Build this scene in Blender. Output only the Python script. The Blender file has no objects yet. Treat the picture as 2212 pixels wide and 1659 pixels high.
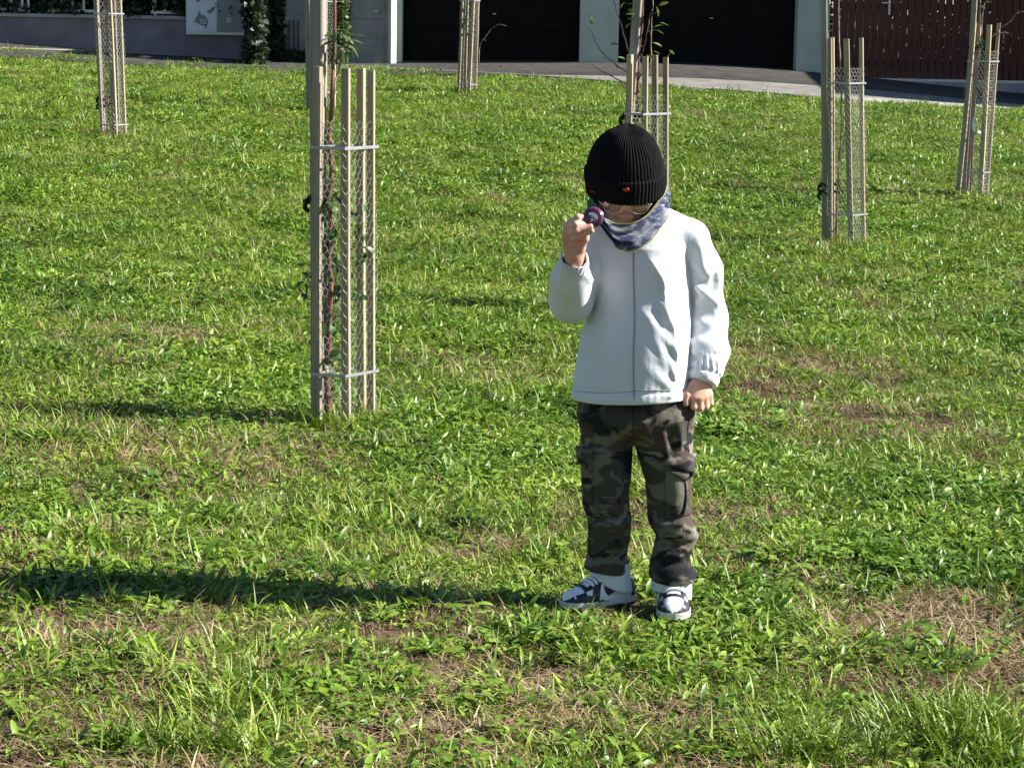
import bpy, math, random
import numpy as np
from mathutils import Vector, Matrix, Euler

# ------------------------------------------------------------------ camera, sky, sun, exposure
SC = bpy.context.scene
COL = SC.collection
PITCH, ROLL, F_PX, CX, CY = math.radians(9.25), math.radians(1.0), 4989.0, 1106.0, 829.5   # photo pixels on a 2212-wide grid
CAM_Z = 1.5
cam_d = bpy.data.cameras.new('camera'); cam = bpy.data.objects.new('camera', cam_d); COL.objects.link(cam)
cam.location = (0, 0, CAM_Z)
cam.rotation_euler = (Matrix.Rotation(math.pi/2 - PITCH, 4, 'X') @ Matrix.Rotation(ROLL, 4, 'Z')).to_euler()
cam_d.sensor_width = 36.0; cam_d.lens = 36.0*F_PX/2212.0
cam_d.clip_start = 0.1; cam_d.clip_end = 2000
SC.camera = cam

SUN_EL, SUN_AZ = math.radians(33.0), math.radians(89.0)      # azimuth from +Y (view direction) towards +X
world = bpy.data.worlds.new('World'); SC.world = world; world.use_nodes = True
wn = world.node_tree
sky = wn.nodes.new('ShaderNodeTexSky'); sky.sky_type = 'NISHITA'; sky.sun_disc = False
sky.sun_elevation = SUN_EL; sky.sun_rotation = SUN_AZ
sky.air_density = 1.0; sky.dust_density = 0.2; sky.ozone_density = 3.0
bg = wn.nodes['Background']; bg.inputs['Strength'].default_value = 0.05
wn.links.new(sky.outputs['Color'], bg.inputs['Color'])
sun_d = bpy.data.lights.new('sun', 'SUN'); sun_d.energy = 5.0; sun_d.angle = math.radians(0.53); sun_d.color = (1.0, 0.96, 0.89)
sun = bpy.data.objects.new('sun', sun_d); COL.objects.link(sun)
SUN_DIR = Vector((math.sin(SUN_AZ)*math.cos(SUN_EL), math.cos(SUN_AZ)*math.cos(SUN_EL), math.sin(SUN_EL)))
sun.rotation_euler = (-SUN_DIR).to_track_quat('-Z', 'Y').to_euler(); sun.location = (20, 5, 20)
SC.view_settings.view_transform = 'Standard'; SC.view_settings.look = 'None'
SC.view_settings.exposure = 1.55; SC.view_settings.gamma = 1.0; SC.view_settings.use_curve_mapping = False
SC.render.engine = 'CYCLES'; SC.cycles.use_denoising = True
SC.cycles.max_bounces = 6; SC.cycles.diffuse_bounces = 3; SC.cycles.glossy_bounces = 3
SC.cycles.transmission_bounces = 5; SC.cycles.transparent_max_bounces = 8
SC.cycles.caustics_reflective = False; SC.cycles.caustics_refractive = False

random.seed(11); RNG = np.random.default_rng(11)

# ------------------------------------------------------------------ pixel -> direction, ground height
def ray(u, v):
    x = (u-CX)/F_PX; y = -(v-CY)/F_PX
    c, s = math.cos(ROLL), math.sin(ROLL)
    X = x*c - y*s; Y = x*s + y*c
    return np.array([X, math.cos(PITCH)+Y*math.sin(PITCH), Y*math.cos(PITCH)-math.sin(PITCH)])
EYE = np.array([0.0, 0.0, CAM_Z])
def at(u, v, Y):                       # the point on the plane y = Y
    d = ray(u, v); return EYE + d*(Y/d[1])
def g0(x, y):
    yc = np.clip(y, -10, 36)
    return CAM_Z - 1.505 - np.clip(x, -25, 25)*np.interp(yc, [4, 7, 13], [.045, .042, .030]) + .00058*yc + .0007*yc**2
_ctl = np.array([(-.61,8.37,-.020),(.68,11.55,-.025),(2.10,14.62,.030),(3.47,17.36,.135),(-3.21,18.35,.440),(-.52,24.67,.560),(.32,5.60,.013),
    (-1.63,32.8,.665),(3.92,32.8,.645),(6.4,32.77,.445),(-6.64,32.8,.825)])
_sig = 4.5
def _k(x, y, p): return np.exp(-((np.asarray(x)[...,None]-p[:,0])**2+(np.asarray(y)[...,None]-p[:,1])**2)/(2*_sig*_sig))
_w = np.linalg.solve(_k(_ctl[:,0], _ctl[:,1], _ctl)+np.eye(len(_ctl))*.001, _ctl[:,2]-g0(_ctl[:,0], _ctl[:,1]))
def ground(x, y):
    x = np.asarray(x, float); y = np.asarray(y, float)
    return g0(x, y) + _k(x, y, _ctl) @ _w
def bumps(x, y):
    return (.010*np.sin(3.1*x+1.3*np.sin(2.3*y))*np.sin(2.7*y+.7) + .006*np.sin(7.3*x+2.0)*np.sin(6.1*y+1.1*x) + .012*np.sin(1.1*x-.9*y))
def lawn_z(x, y): return ground(x, y) + bumps(np.asarray(x, float), np.asarray(y, float))
def hit_ground(u, v):
    d = ray(u, v); t = 3.0
    while t < 45:
        p = EYE + d*t
        if p[2] < ground(p[0], p[1]): break
        t += .02
    return p

# ------------------------------------------------------------------ mesh helpers
def mesh_from(name, verts, faces, smooth=False):
    me = bpy.data.meshes.new(name)
    verts = np.asarray(verts, np.float32).reshape(-1, 3)
    if isinstance(faces, np.ndarray):
        k = faces.shape[1]; n = len(faces)
        me.vertices.add(len(verts)); me.vertices.foreach_set('co', verts.ravel())
        me.loops.add(n*k); me.loops.foreach_set('vertex_index', faces.astype(np.int32).ravel())
        me.polygons.add(n); me.polygons.foreach_set('loop_start', np.arange(0, n*k, k, dtype=np.int32))
        me.update(calc_edges=True); me.validate()
    else:
        me.from_pydata(verts.tolist(), [], [list(map(int, f)) for f in faces]); me.update()
    if smooth: me.polygons.foreach_set('use_smooth', np.ones(len(me.polygons), bool))
    return me
def obj(name, me, mat=None, parent=None, loc=None, rot=None):
    o = bpy.data.objects.new(name, me); COL.objects.link(o)
    if mat is not None and not len(me.materials): me.materials.append(mat)
    if parent is not None: o.parent = parent
    if loc is not None: o.location = loc
    if rot is not None: o.rotation_euler = rot
    return o
def tag(o, label=None, cat=None, group=None, kind=None):
    if label: o['label'] = label
    if cat: o['category'] = cat
    if group: o['group'] = group
    if kind: o['kind'] = kind
    return o
def empty(name, loc, label, cat, group=None):
    o = bpy.data.objects.new(name, None); COL.objects.link(o); o.location = loc; o.empty_display_size = .1
    return tag(o, label, cat, group)
class MB:
    def __init__(s): s.v = []; s.f = []
    def add(s, v, f):
        b = len(s.v); s.v += [tuple(map(float, p)) for p in v]; s.f += [tuple(i+b for i in q) for q in f]; return s
    def box(s, x0, x1, y0, y1, z0, z1):
        return s.add([(x0,y0,z0),(x1,y0,z0),(x1,y1,z0),(x0,y1,z0),(x0,y0,z1),(x1,y0,z1),(x1,y1,z1),(x0,y1,z1)],
            [(0,3,2,1),(4,5,6,7),(0,1,5,4),(1,2,6,5),(2,3,7,6),(3,0,4,7)])
    def bbox(s, x0, x1, y0, y1, z0, z1, b=.005):           # box with chamfered vertical and top edges
        ring = lambda e, z: [(x0+e,y0,z),(x1-e,y0,z),(x1,y0+e,z),(x1,y1-e,z),(x1-e,y1,z),(x0+e,y1,z),(x0,y1-e,z),(x0,y0+e,z)]
        r2 = lambda z: [(x0+b,y0+b,z),(x1-b,y0+b,z),(x1-b,y0+b,z),(x1-b,y1-b,z),(x1-b,y1-b,z),(x0+b,y1-b,z),(x0+b,y1-b,z),(x0+b,y0+b,z)]
        v = ring(b, z0)+ring(b, z1-b)+[((p[0]),(p[1]),z1) for p in [(x0+2*b,y0+b),(x1-2*b,y0+b),(x1-b,y0+2*b),(x1-b,y1-2*b),(x1-2*b,y1-b),(x0+2*b,y1-b),(x0+b,y1-2*b),(x0+b,y0+2*b)]]
        f = [tuple(range(7,-1,-1)), tuple(range(16,24))]
        for L in (0, 8):
            for i in range(8): j = (i+1) % 8; f.append((L+i, L+j, L+8+j, L+8+i))
        return s.add(v, f)
    def tube(s, pts, rad, n=6):
        pts = [np.asarray(p, float) for p in pts]; rad = [rad]*len(pts) if np.isscalar(rad) else rad
        V = []; up = np.array([.13,.21,.97])
        for i, p in enumerate(pts):
            t = pts[min(i+1, len(pts)-1)]-pts[max(i-1, 0)]; t = t/(np.linalg.norm(t)+1e-9)
            a = np.cross(t, up)
            if np.linalg.norm(a) < .2: a = np.cross(t, [1,.1,0])
            a /= np.linalg.norm(a); b = np.cross(t, a)
            for k in range(n):
                an = 2*math.pi*k/n; V.append(p+rad[i]*(a*math.cos(an)+b*math.sin(an)))
        f = [tuple(range(n)), tuple(reversed(range((len(pts)-1)*n, len(pts)*n)))]
        for i in range(len(pts)-1):
            for k in range(n): k2 = (k+1) % n; f.append((i*n+k, (i+1)*n+k, (i+1)*n+k2, i*n+k2))
        return s.add(V, f)
    def build(s, name, mat, parent=None, loc=None, smooth=False, origin=None):
        v = np.array(s.v)
        if origin is not None: v = v-np.asarray(origin)
        return obj(name, mesh_from(name, v, s.f, smooth), mat, parent, loc)

# ------------------------------------------------------------------ materials
def nt_new(name):
    m = bpy.data.materials.new(name); m.use_nodes = True; return m, m.node_tree, m.node_tree.nodes['Principled BSDF']
def N(nt, kind, **kw):
    n = nt.nodes.new(kind)
    for k, v in kw.items():
        if k in n.inputs: n.inputs[k].default_value = v
        else: setattr(n, k, v)
    return n
def ramp(nt, fac, stops, interp='LINEAR'):
    r = nt.nodes.new('ShaderNodeValToRGB'); r.color_ramp.interpolation = interp
    e = r.color_ramp.elements
    while len(e) < len(stops): e.new(.5)
    for i, (p, c) in enumerate(stops): e[i].position = p; e[i].color = (*c, 1) if len(c) == 3 else c
    nt.links.new(fac, r.inputs['Fac']); return r
def coords(nt, scale=(1,1,1), kind='Object'):
    tc = nt.nodes.new('ShaderNodeTexCoord'); mp = nt.nodes.new('ShaderNodeMapping'); mp.inputs['Scale'].default_value = scale
    nt.links.new(tc.outputs[kind], mp.inputs['Vector']); return mp.outputs['Vector']
def bump(nt, bsdf, height, strength=.3, dist=.01, prev=None):
    b = nt.nodes.new('ShaderNodeBump'); b.inputs['Strength'].default_value = strength; b.inputs['Distance'].default_value = dist
    nt.links.new(height, b.inputs['Height'])
    if prev is not None: nt.links.new(prev, b.inputs['Normal'])
    nt.links.new(b.outputs['Normal'], bsdf.inputs['Normal']); return b.outputs['Normal']
def mat_noise(name, c0, c1, scale=8, rough=.7, spec=.3, stretch=(1,1,1), bstr=.25, bdist=.004, fine=60, detail=5, lo=.35, hi=.65, metal=0):
    m, nt, b = nt_new(name); vec = coords(nt, stretch)
    n = N(nt, 'ShaderNodeTexNoise', Scale=scale, Detail=detail, Roughness=.6); nt.links.new(vec, n.inputs['Vector'])
    r = ramp(nt, n.outputs['Fac'], [(lo, c0), (hi, c1)]); nt.links.new(r.outputs['Color'], b.inputs['Base Color'])
    f = N(nt, 'ShaderNodeTexNoise', Scale=fine, Detail=3); nt.links.new(vec, f.inputs['Vector'])
    bump(nt, b, f.outputs['Fac'], bstr, bdist)
    b.inputs['Roughness'].default_value = rough; b.inputs['Specular IOR Level'].default_value = spec; b.inputs['Metallic'].default_value = metal
    return m
M = {}
M['soil'] = mat_noise('soil', (.034,.021,.013), (.115,.075,.045), 9, .95, .1, fine=90, bstr=.6, bdist=.008, detail=9)
M['path'] = mat_noise('path_asphalt', (.135,.126,.112), (.225,.21,.185), 3, .9, .2, fine=120, bstr=.3, bdist=.01)
M['yard_shade'] = mat_noise('yard_shade_paving', (.035,.032,.03), (.07,.064,.058), 4, .9, .2, fine=100, bstr=.3)  # dark tone paints the garage shadow into the paving colour
M['kerb'] = mat_noise('kerb_concrete', (.22,.21,.19), (.33,.31,.28), 9, .9, .2)
M['purple_plaster'] = mat_noise('plaster_mauve', (.15,.13,.145), (.22,.195,.21), 2.2, .95, .15, fine=70, bstr=.4, bdist=.01)
M['pale_plaster'] = mat_noise('plaster_pale', (.34,.34,.33), (.50,.50,.48), 3, .95, .15, fine=60, bstr=.4, bdist=.01)
M['green_plaster'] = mat_noise('plaster_greenish', (.40,.44,.36), (.47,.51,.42), 3, .95, .15, fine=70, bstr=.3)
M['concrete'] = mat_noise('concrete_grey', (.26,.25,.24), (.36,.35,.33), 4, .9, .2, fine=60)
M['white_paint'] = mat_noise('white_paint', (.62,.60,.53), (.72,.70,.62), 10, .5, .4)
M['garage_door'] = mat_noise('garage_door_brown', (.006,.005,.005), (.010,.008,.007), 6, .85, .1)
M['gate_wood'] = mat_noise('gate_wood_brown', (.055,.017,.011), (.12,.038,.024), 5, .6, .3, (4,4,.6), fine=40)
M['metal_grey'] = mat_noise('grey_metal', (.35,.35,.36), (.5,.5,.51), 20, .4, .5, metal=.8)
M['galv'] = mat_noise('galvanised_strap', (.26,.27,.285), (.36,.375,.39), 40, .35, .6, metal=.35)
M['wire'] = mat_noise('galvanised_wire', (.28,.28,.25), (.40,.39,.35), 30, .4, .5, metal=.3)
M['rubber'] = mat_noise('black_rubber', (.010,.010,.010), (.02,.02,.02), 20, .7, .3)
M['roof'] = mat_noise('roof_tiles', (.10,.05,.035), (.18,.09,.06), 8, .85, .2)
M['poster_white'] = mat_noise('poster_white', (.60,.62,.66), (.66,.68,.71), 6, .5, .3)
M['poster_grey'] = mat_noise('poster_grey', (.20,.21,.23), (.25,.26,.28), 6, .5, .3)
M['poster_ink'] = mat_noise('poster_ink', (.16,.17,.19), (.22,.23,.25), 20, .6, .3)
M['bark'] = mat_noise('sapling_bark', (.10,.035,.025), (.20,.085,.06), 30, .7, .3, (3,3,.4), fine=80)
M['twig'] = mat_noise('twig_bark', (.13,.075,.055), (.30,.22,.19), 30, .7, .3)
M['dead_leaf'] = mat_noise('dead_leaf', (.20,.07,.02), (.34,.13,.04), 30, .8, .2)
M['tag'] = mat_noise('white_tag', (.75,.75,.74), (.82,.82,.8), 20, .5, .3)
def mat_wood(name, c0, c1, c2):
    m, nt, b = nt_new(name)
    vec = coords(nt, (38, 38, 1.6))
    n = N(nt, 'ShaderNodeTexNoise', Scale=1.0, Detail=6, Roughness=.65, Distortion=.3); nt.links.new(vec, n.inputs['Vector'])
    r = ramp(nt, n.outputs['Fac'], [(.3, c0), (.52, c1), (.72, c2)])
    v2 = coords(nt, (6, 6, 2.4)); k = N(nt, 'ShaderNodeTexVoronoi', Scale=1.6); nt.links.new(v2, k.inputs['Vector'])
    kr = ramp(nt, k.outputs['Distance'], [(.06, (.35,.22,.12)), (.14, (1,1,1))])
    mx = N(nt, 'ShaderNodeMix', data_type='RGBA', blend_type='MULTIPLY'); mx.inputs['Factor'].default_value = .8
    nt.links.new(r.outputs['Color'], mx.inputs['A']); nt.links.new(kr.outputs['Color'], mx.inputs['B'])
    oi = nt.nodes.new('ShaderNodeObjectInfo'); rr = ramp(nt, oi.outputs['Random'], [(0, (.52,.53,.56)), (1, (1.05,1.0,.94))])
    m2 = N(nt, 'ShaderNodeMix', data_type='RGBA', blend_type='MULTIPLY'); m2.inputs['Factor'].default_value = 1
    nt.links.new(mx.outputs['Result'], m2.inputs['A']); nt.links.new(rr.outputs['Color'], m2.inputs['B'])
    nt.links.new(m2.outputs['Result'], b.inputs['Base Color']); b.inputs['Roughness'].default_value = .75; b.inputs['Specular IOR Level'].default_value = .25
    bump(nt, b, n.outputs['Fac'], .35, .003); return m
M['wood'] = mat_wood('stake_wood', (.25,.195,.125), (.41,.34,.235), (.48,.42,.31))
M['wood_grey'] = mat_wood('stake_wood_weathered', (.17,.16,.145), (.27,.255,.23), (.34,.325,.295))
def mat_leaf(name, c0, c1, scale=6, trans=.28, rough=.45, attr=None, spec=.45, world_scale=None):
    m, nt, b = nt_new(name); out = nt.nodes['Material Output']
    oi = nt.nodes.new('ShaderNodeObjectInfo'); vec = coords(nt)
    n = N(nt, 'ShaderNodeTexNoise', Scale=scale, Detail=3); nt.links.new(vec, n.inputs['Vector'])
    ad = N(nt, 'ShaderNodeMath', operation='ADD'); nt.links.new(n.outputs['Fac'], ad.inputs[0]); nt.links.new(oi.outputs['Random'], ad.inputs[1])
    ml = N(nt, 'ShaderNodeMath', operation='MULTIPLY'); nt.links.new(ad.outputs[0], ml.inputs[0]); ml.inputs[1].default_value = .5
    r = ramp(nt, ml.outputs[0], [(.15, c0), (.85, c1)])
    b.inputs['Roughness'].default_value = rough; b.inputs['Specular IOR Level'].default_value = spec
    nt.links.new(r.outputs['Color'], b.inputs['Base Color'])
    tr = nt.nodes.new('ShaderNodeBsdfTranslucent'); nt.links.new(r.outputs['Color'], tr.inputs['Color'])
    mx = nt.nodes.new('ShaderNodeMixShader'); mx.inputs['Fac'].default_value = trans
    nt.links.new(b.outputs['BSDF'], mx.inputs[1]); nt.links.new(tr.outputs['BSDF'], mx.inputs[2]); nt.links.new(mx.outputs['Shader'], out.inputs['Surface'])
    return m
M['leaf'] = mat_leaf('sapling_leaf', (.085,.14,.025), (.22,.27,.06))
M['leaf_dark'] = mat_leaf('dark_sapling_leaf', (.035,.075,.02), (.09,.15,.035))
M['ivy'] = mat_leaf('ivy_leaf', (.022,.045,.014), (.075,.115,.035), 30)
M['hedge'] = mat_leaf('hedge_leaf', (.012,.022,.010), (.035,.055,.022), 30, trans=.2)

def mat_blade(name, stops, tint_scale, trans=.4, rough=.5, spec=.4):
    """foliage on the lawn: colour from a per-blade value stored on the mesh and slow patches across the ground"""
    m, nt, b = nt_new(name); out = nt.nodes['Material Output']
    at_ = nt.nodes.new('ShaderNodeAttribute'); at_.attribute_name = 'blade'
    geo = nt.nodes.new('ShaderNodeNewGeometry')
    n = N(nt, 'ShaderNodeTexNoise', Scale=tint_scale, Detail=3, Roughness=.6); nt.links.new(geo.outputs['Position'], n.inputs['Vector'])
    oi = nt.nodes.new('ShaderNodeObjectInfo')
    def mad(a, k, c):
        q = N(nt, 'ShaderNodeMath', operation='MULTIPLY_ADD'); nt.links.new(a, q.inputs[0]); q.inputs[1].default_value = k
        if isinstance(c, float): q.inputs[2].default_value = c
        else: nt.links.new(c, q.inputs[2])
        return q.outputs[0]
    f = mad(at_.outputs['Fac'], .50, mad(n.outputs['Fac'], 1.35, mad(oi.outputs['Random'], .25, -.58)))
    r = ramp(nt, f, stops)
    b.inputs['Roughness'].default_value = rough; b.inputs['Specular IOR Level'].default_value = spec
    nt.links.new(r.outputs['Color'], b.inputs['Base Color'])
    tr = nt.nodes.new('ShaderNodeBsdfTranslucent'); nt.links.new(r.outputs['Color'], tr.inputs['Color'])
    mx = nt.nodes.new('ShaderNodeMixShader'); mx.inputs['Fac'].default_value = trans
    nt.links.new(b.outputs['BSDF'], mx.inputs[1]); nt.links.new(tr.outputs['BSDF'], mx.inputs[2]); nt.links.new(mx.outputs['Shader'], out.inputs['Surface'])
    return m
M['grass'] = mat_blade('grass_blade', [(.0,(.050,.10,.010)),(.38,(.160,.250,.018)),(.66,(.27,.335,.038)),(.84,(.36,.35,.11)),(1,(.52,.44,.24))], 1.1, trans=.28)
M['weed'] = mat_blade('broadleaf_weed', [(.0,(.042,.095,.011)),(.4,(.125,.230,.018)),(.75,(.24,.335,.034)),(1,(.33,.38,.085))], 1.3, rough=.45, spec=.42, trans=.28)
M['straw'] = mat_blade('dry_straw', [(.0,(.13,.080,.042)),(.4,(.25,.175,.095)),(.75,(.38,.29,.17)),(1,(.52,.42,.27))], .8, trans=.15, rough=.7, spec=.2)

# ------------------------------------------------------------------ the ground: lawn, path, kerb
LAWN_PX = [(-500,104),(0,112),(220,119),(430,131),(660,142),(1106,169),(1440,195),(1800,219),(2212,244),(2700,275)]
edge = np.array([hit_ground(*p)[:2] for p in LAWN_PX])
def lawn_edge_y(x): return np.interp(x, edge[:,0], edge[:,1])
def grid_mesh(xs, ys, zf):
    X, Y = np.meshgrid(xs, ys); V = np.stack([X, Y, zf(X, Y)], -1).reshape(-1, 3)
    nx = len(xs); i = np.arange(len(ys)-1)[:,None]*nx+np.arange(nx-1)[None]; i = i.ravel()
    return V, np.stack([i, i+1, i+nx+1, i+nx], 1)
xs = np.concatenate([[-400,-150,-60,-30], np.arange(-18,18.01,.25), [30,60,150,400]])
ys = np.concatenate([[-60,-20,-5,0], np.arange(2.5,36,.25), [40,60,120,300,700]])
V, Fc = grid_mesh(xs, ys, lawn_z)
tag(obj('ground', mesh_from('ground', V, Fc, True), M['soil']), kind='structure')
def strip(name, y_near, y_far, dz, mat, x0=-16, x1=16, n=129, rows=9):
    xs = np.linspace(x0, x1, n); vs = []; 
    for j in range(rows):
        t = j/(rows-1)
        for x in xs:
            y = y_near(x)*(1-t)+y_far(x)*t; vs.append((x, y, float(ground(x, y))+dz))
    i = (np.arange(rows-1)[:,None]*n+np.arange(n-1)[None]).ravel()
    f = np.stack([i, i+1, i+n+1, i+n], 1)
    # skirt on the near edge
    b = len(vs); vs += [(x, y_near(x), float(ground(x, y_near(x)))-.08) for x in xs]
    k = np.arange(n-1); f = np.concatenate([f, np.stack([b+k, b+k+1, k+1, k], 1)])
    return tag(obj(name, mesh_from(name, vs, f), mat), kind='structure')
FAC = 32.8
strip('kerb', lambda x: lawn_edge_y(x), lambda x: lawn_edge_y(x)+.16, .050, M['kerb'], rows=2)
strip('path', lambda x: lawn_edge_y(x)+.165, lambda x: FAC-2.9, .040, M['path'])
strip('yard_shade_paving', lambda x: FAC-2.89, lambda x: FAC+3.0, .046, M['yard_shade'], rows=5)  # dark strip stands in for the shadow in front of the garages

# ------------------------------------------------------------------ buildings along the far edge
def gz(x, y=FAC): return float(ground(x, y))
def px(u, v=100, Y=FAC): return float(at(u, v, Y)[0])
def pz(u, v, Y=FAC): return float(at(u, v, Y)[2])

# garage block
xL, xR = px(853), px(1790)
t = empty('garage', (0, FAC, gz(0)), 'low garage block with greenish pillars and two dark doors', 'garage'); O = np.array([0, FAC, gz(0)])
ztop = 2.75
for a, b in ((853, 868), (1252, 1336), (1721, 1790)):
    MB().bbox(px(a), px(b), FAC, FAC+.5, min(gz(px(a)), gz(px(b)))-.3, ztop, .008).build('pillar', M['green_plaster'], t, origin=O)
MB().box(xL, xR, FAC+.02, FAC+.52, ztop+.002, ztop+.45).build('lintel', M['green_plaster'], t, origin=O)
MB().box(xL, xR, FAC+6.0, FAC+6.2, .0, ztop+.45).build('back_wall', M['green_plaster'], t, origin=O)
MB().box(xL+.002, xL+.2, FAC+.52, FAC+5.99, .0, ztop+.45).build('side_wall', M['green_plaster'], t, origin=O)
MB().box(xR-.2, xR-.002, FAC+.52, FAC+5.99, .0, ztop+.45).build('side_wall', M['green_plaster'], t, origin=O)
MB().box(xL-.15, xR+.15, FAC-.1, FAC+6.4, ztop+.452, ztop+.60).build('roof', M['roof'], t, origin=O)
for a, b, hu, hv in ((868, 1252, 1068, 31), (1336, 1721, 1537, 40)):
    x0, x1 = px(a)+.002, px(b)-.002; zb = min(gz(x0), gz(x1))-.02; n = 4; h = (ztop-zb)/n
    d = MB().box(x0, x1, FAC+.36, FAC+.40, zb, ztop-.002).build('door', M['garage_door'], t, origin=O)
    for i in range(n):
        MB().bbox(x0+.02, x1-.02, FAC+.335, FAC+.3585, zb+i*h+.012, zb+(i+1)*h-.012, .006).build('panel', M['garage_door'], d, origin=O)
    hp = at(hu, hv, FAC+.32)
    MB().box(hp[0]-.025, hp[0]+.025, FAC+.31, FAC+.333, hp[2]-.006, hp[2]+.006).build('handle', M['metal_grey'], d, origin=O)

# white post beside the garage, turned so that one face looks towards the sun
pb = at(847, 141, FAC-.25)
w = MB().bbox(-.035, .035, -.05, .05, -.2, 2.3, .006); MB_post = w.build('post', M['white_paint'], None)
MB_post.location = (pb[0], FAC-.25, gz(pb[0], FAC-.25)); MB_post.rotation_euler = (0, 0, math.radians(-52)); MB_post.name = 'white_post'
tag(MB_post, 'white square post at the corner of the garage', 'post')

# grey cabinet wall between ivy and white post
a, b = px(752, 100, FAC-.1), px(838, 100, FAC-.1)
t = empty('meter_cabinet', (a, FAC-.1, gz(a)), 'pale grey concrete cabinet with two panels beside the white post', 'cabinet'); O = np.array([a, FAC-.1, gz(a)])
MB().box(a, b, FAC-.1, FAC+.35, gz(a)-.3, 2.2).build('body', M['concrete'], t, origin=O)
zm = pz(790, 42, FAC-.1)
for z0, z1 in ((gz(b)+.03, zm-.01), (zm+.012, 2.1)):
    MB().bbox(a+.03, b-.05, FAC-.118, FAC-.1015, z0, z1, .004).build('panel', M['concrete'], t, origin=O)
hp = at(812, 25, FAC-.12); MB().box(hp[0]-.03, hp[0]+.03, FAC-.135, FAC-.1185, hp[2]-.012, hp[2]+.012).build('handle', M['metal_grey'], t, origin=O)

# pale wall behind the ivy
a, b = px(560), px(752)
w = MB().box(a, b-.002, FAC+.0, FAC+.3, min(gz(a), gz(b))-.4, 2.6).build('rendered_wall', M['pale_plaster'], None, loc=(0,0,0))
tag(w, 'pale rendered wall partly covered by creeping ivy', 'wall')

# mauve planter wall, its coping, railing and hedge
xa, xb = -13.0, px(558, 100, FAC-.25)
t = empty('planter_wall', (xb-3, FAC-.25, gz(xb-3)), 'low mauve plaster wall running along the shaded pavement under a hedge', 'wall'); O = np.array([xb-3, FAC-.25, gz(xb-3)])
z1 = pz(200, 40, FAC-.25)
MB().box(xa, xb, FAC-.25, FAC+.05, .3, z1).build('wall_body', M['purple_plaster'], t, origin=O)
MB().bbox(xa, xb+.02, FAC-.29, FAC+.09, z1+.002, z1+.05, .006).build('coping', M['concrete'], t, origin=O)
t = empty('railing', (px(300), FAC-.1, z1+.05), 'white railing half buried in the dark hedge on the mauve wall', 'railing'); O = np.array([px(300), FAC-.1, z1+.05])
for u0, u1 in ((-400, 60), (108, 255), (330, 400)):
    MB().box(px(u0), px(u1), FAC-.16, FAC-.12, z1+.075, z1+.115).build('rail', M['white_paint'], t, origin=O)
for u in list(range(-380, 60, 24))+list(range(112, 255, 24))+list(range(334, 400, 24)):
    MB().box(px(u), px(u)+.03, FAC-.155, FAC-.125, z1+.116, z1+.9).build('bar', M['white_paint'], t, origin=O)
for u in (-200, 60, 112, 252, 332, 398):
    MB().box(px(u)+.032, px(u)+.066, FAC-.157, FAC-.123, z1+.052, z1+1.0).build('post', M['white_paint'], t, origin=O)

def leaf_cloud(name, n, sampler, size, mat, parent=None, origin=(0,0,0), fold=.25):
    """a mass of small folded leaves, each its own little face pair"""
    P = sampler(n); n = len(P)
    d = RNG.normal(size=(n,3)); d[:,2] = d[:,2]*.6-.35; d /= np.linalg.norm(d, axis=1)[:,None]
    nn = RNG.normal(size=(n,3)); nn[:,1] -= .6; nn[:,2] += .5; s = np.cross(d, nn); s /= np.linalg.norm(s, axis=1)[:,None]
    up = np.cross(s, d)
    L = (size*RNG.uniform(.6, 1.35, n))[:,None]; W = L*RNG.uniform(.30, .5, n)[:,None]
    V = np.stack([P, P+d*L*.45+s*W+up*W*fold, P+d*L, P+d*L*.45-s*W+up*W*fold], 1).reshape(-1,3)-np.asarray(origin)
    b = np.arange(n)*4
    Fq = np.concatenate([np.stack([b, b+1, b+2], 1), np.stack([b, b+2, b+3], 1)])
    return obj(name, mesh_from(name, V, Fq, False), mat, parent)
def box_sampler(x0, x1, y0, y1, z0, z1, freq=2.2, thr=-.2):
    def f(n):
        P = RNG.uniform((x0,y0,z0), (x1,y1,z1), (n*2,3))
        k = np.sin(P[:,0]*freq*2.1+np.sin(P[:,2]*freq*3))+np.sin(P[:,2]*freq*2.7+P[:,0]*1.3)+RNG.normal(size=len(P))*.4
        return P[k > thr][:n]
    return f
hx0, hx1 = -12.5, px(520)
t = empty('hedge', ((hx0+hx1)/2, FAC, z1), 'dark overgrown hedge spilling over the mauve wall', 'hedge'); O = np.array([(hx0+hx1)/2, FAC, z1])
c = leaf_cloud('foliage', 26000, box_sampler(hx0, hx1, FAC-.10, FAC+.55, z1+.02, z1+2.0, 2.2, -.9), .085, M['hedge'], t, O); c['kind'] = 'stuff'
c = leaf_cloud('foliage', 15000, box_sampler(hx0, hx1, FAC-.33, FAC-.10, z1+.06, z1+1.2, 3.2, -.7), .075, M['hedge'], t, O); c['kind'] = 'stuff'
for i in range(26):
    x = random.uniform(hx0, hx1); MB().tube([(x, FAC+.2, z1-.2), (x+random.uniform(-.1,.1), FAC+.2, z1+.8), (x+random.uniform(-.2,.2), FAC+.25, z1+1.7)], [.02,.014,.006], 5).build('stem', M['twig'], t, origin=O)
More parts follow.
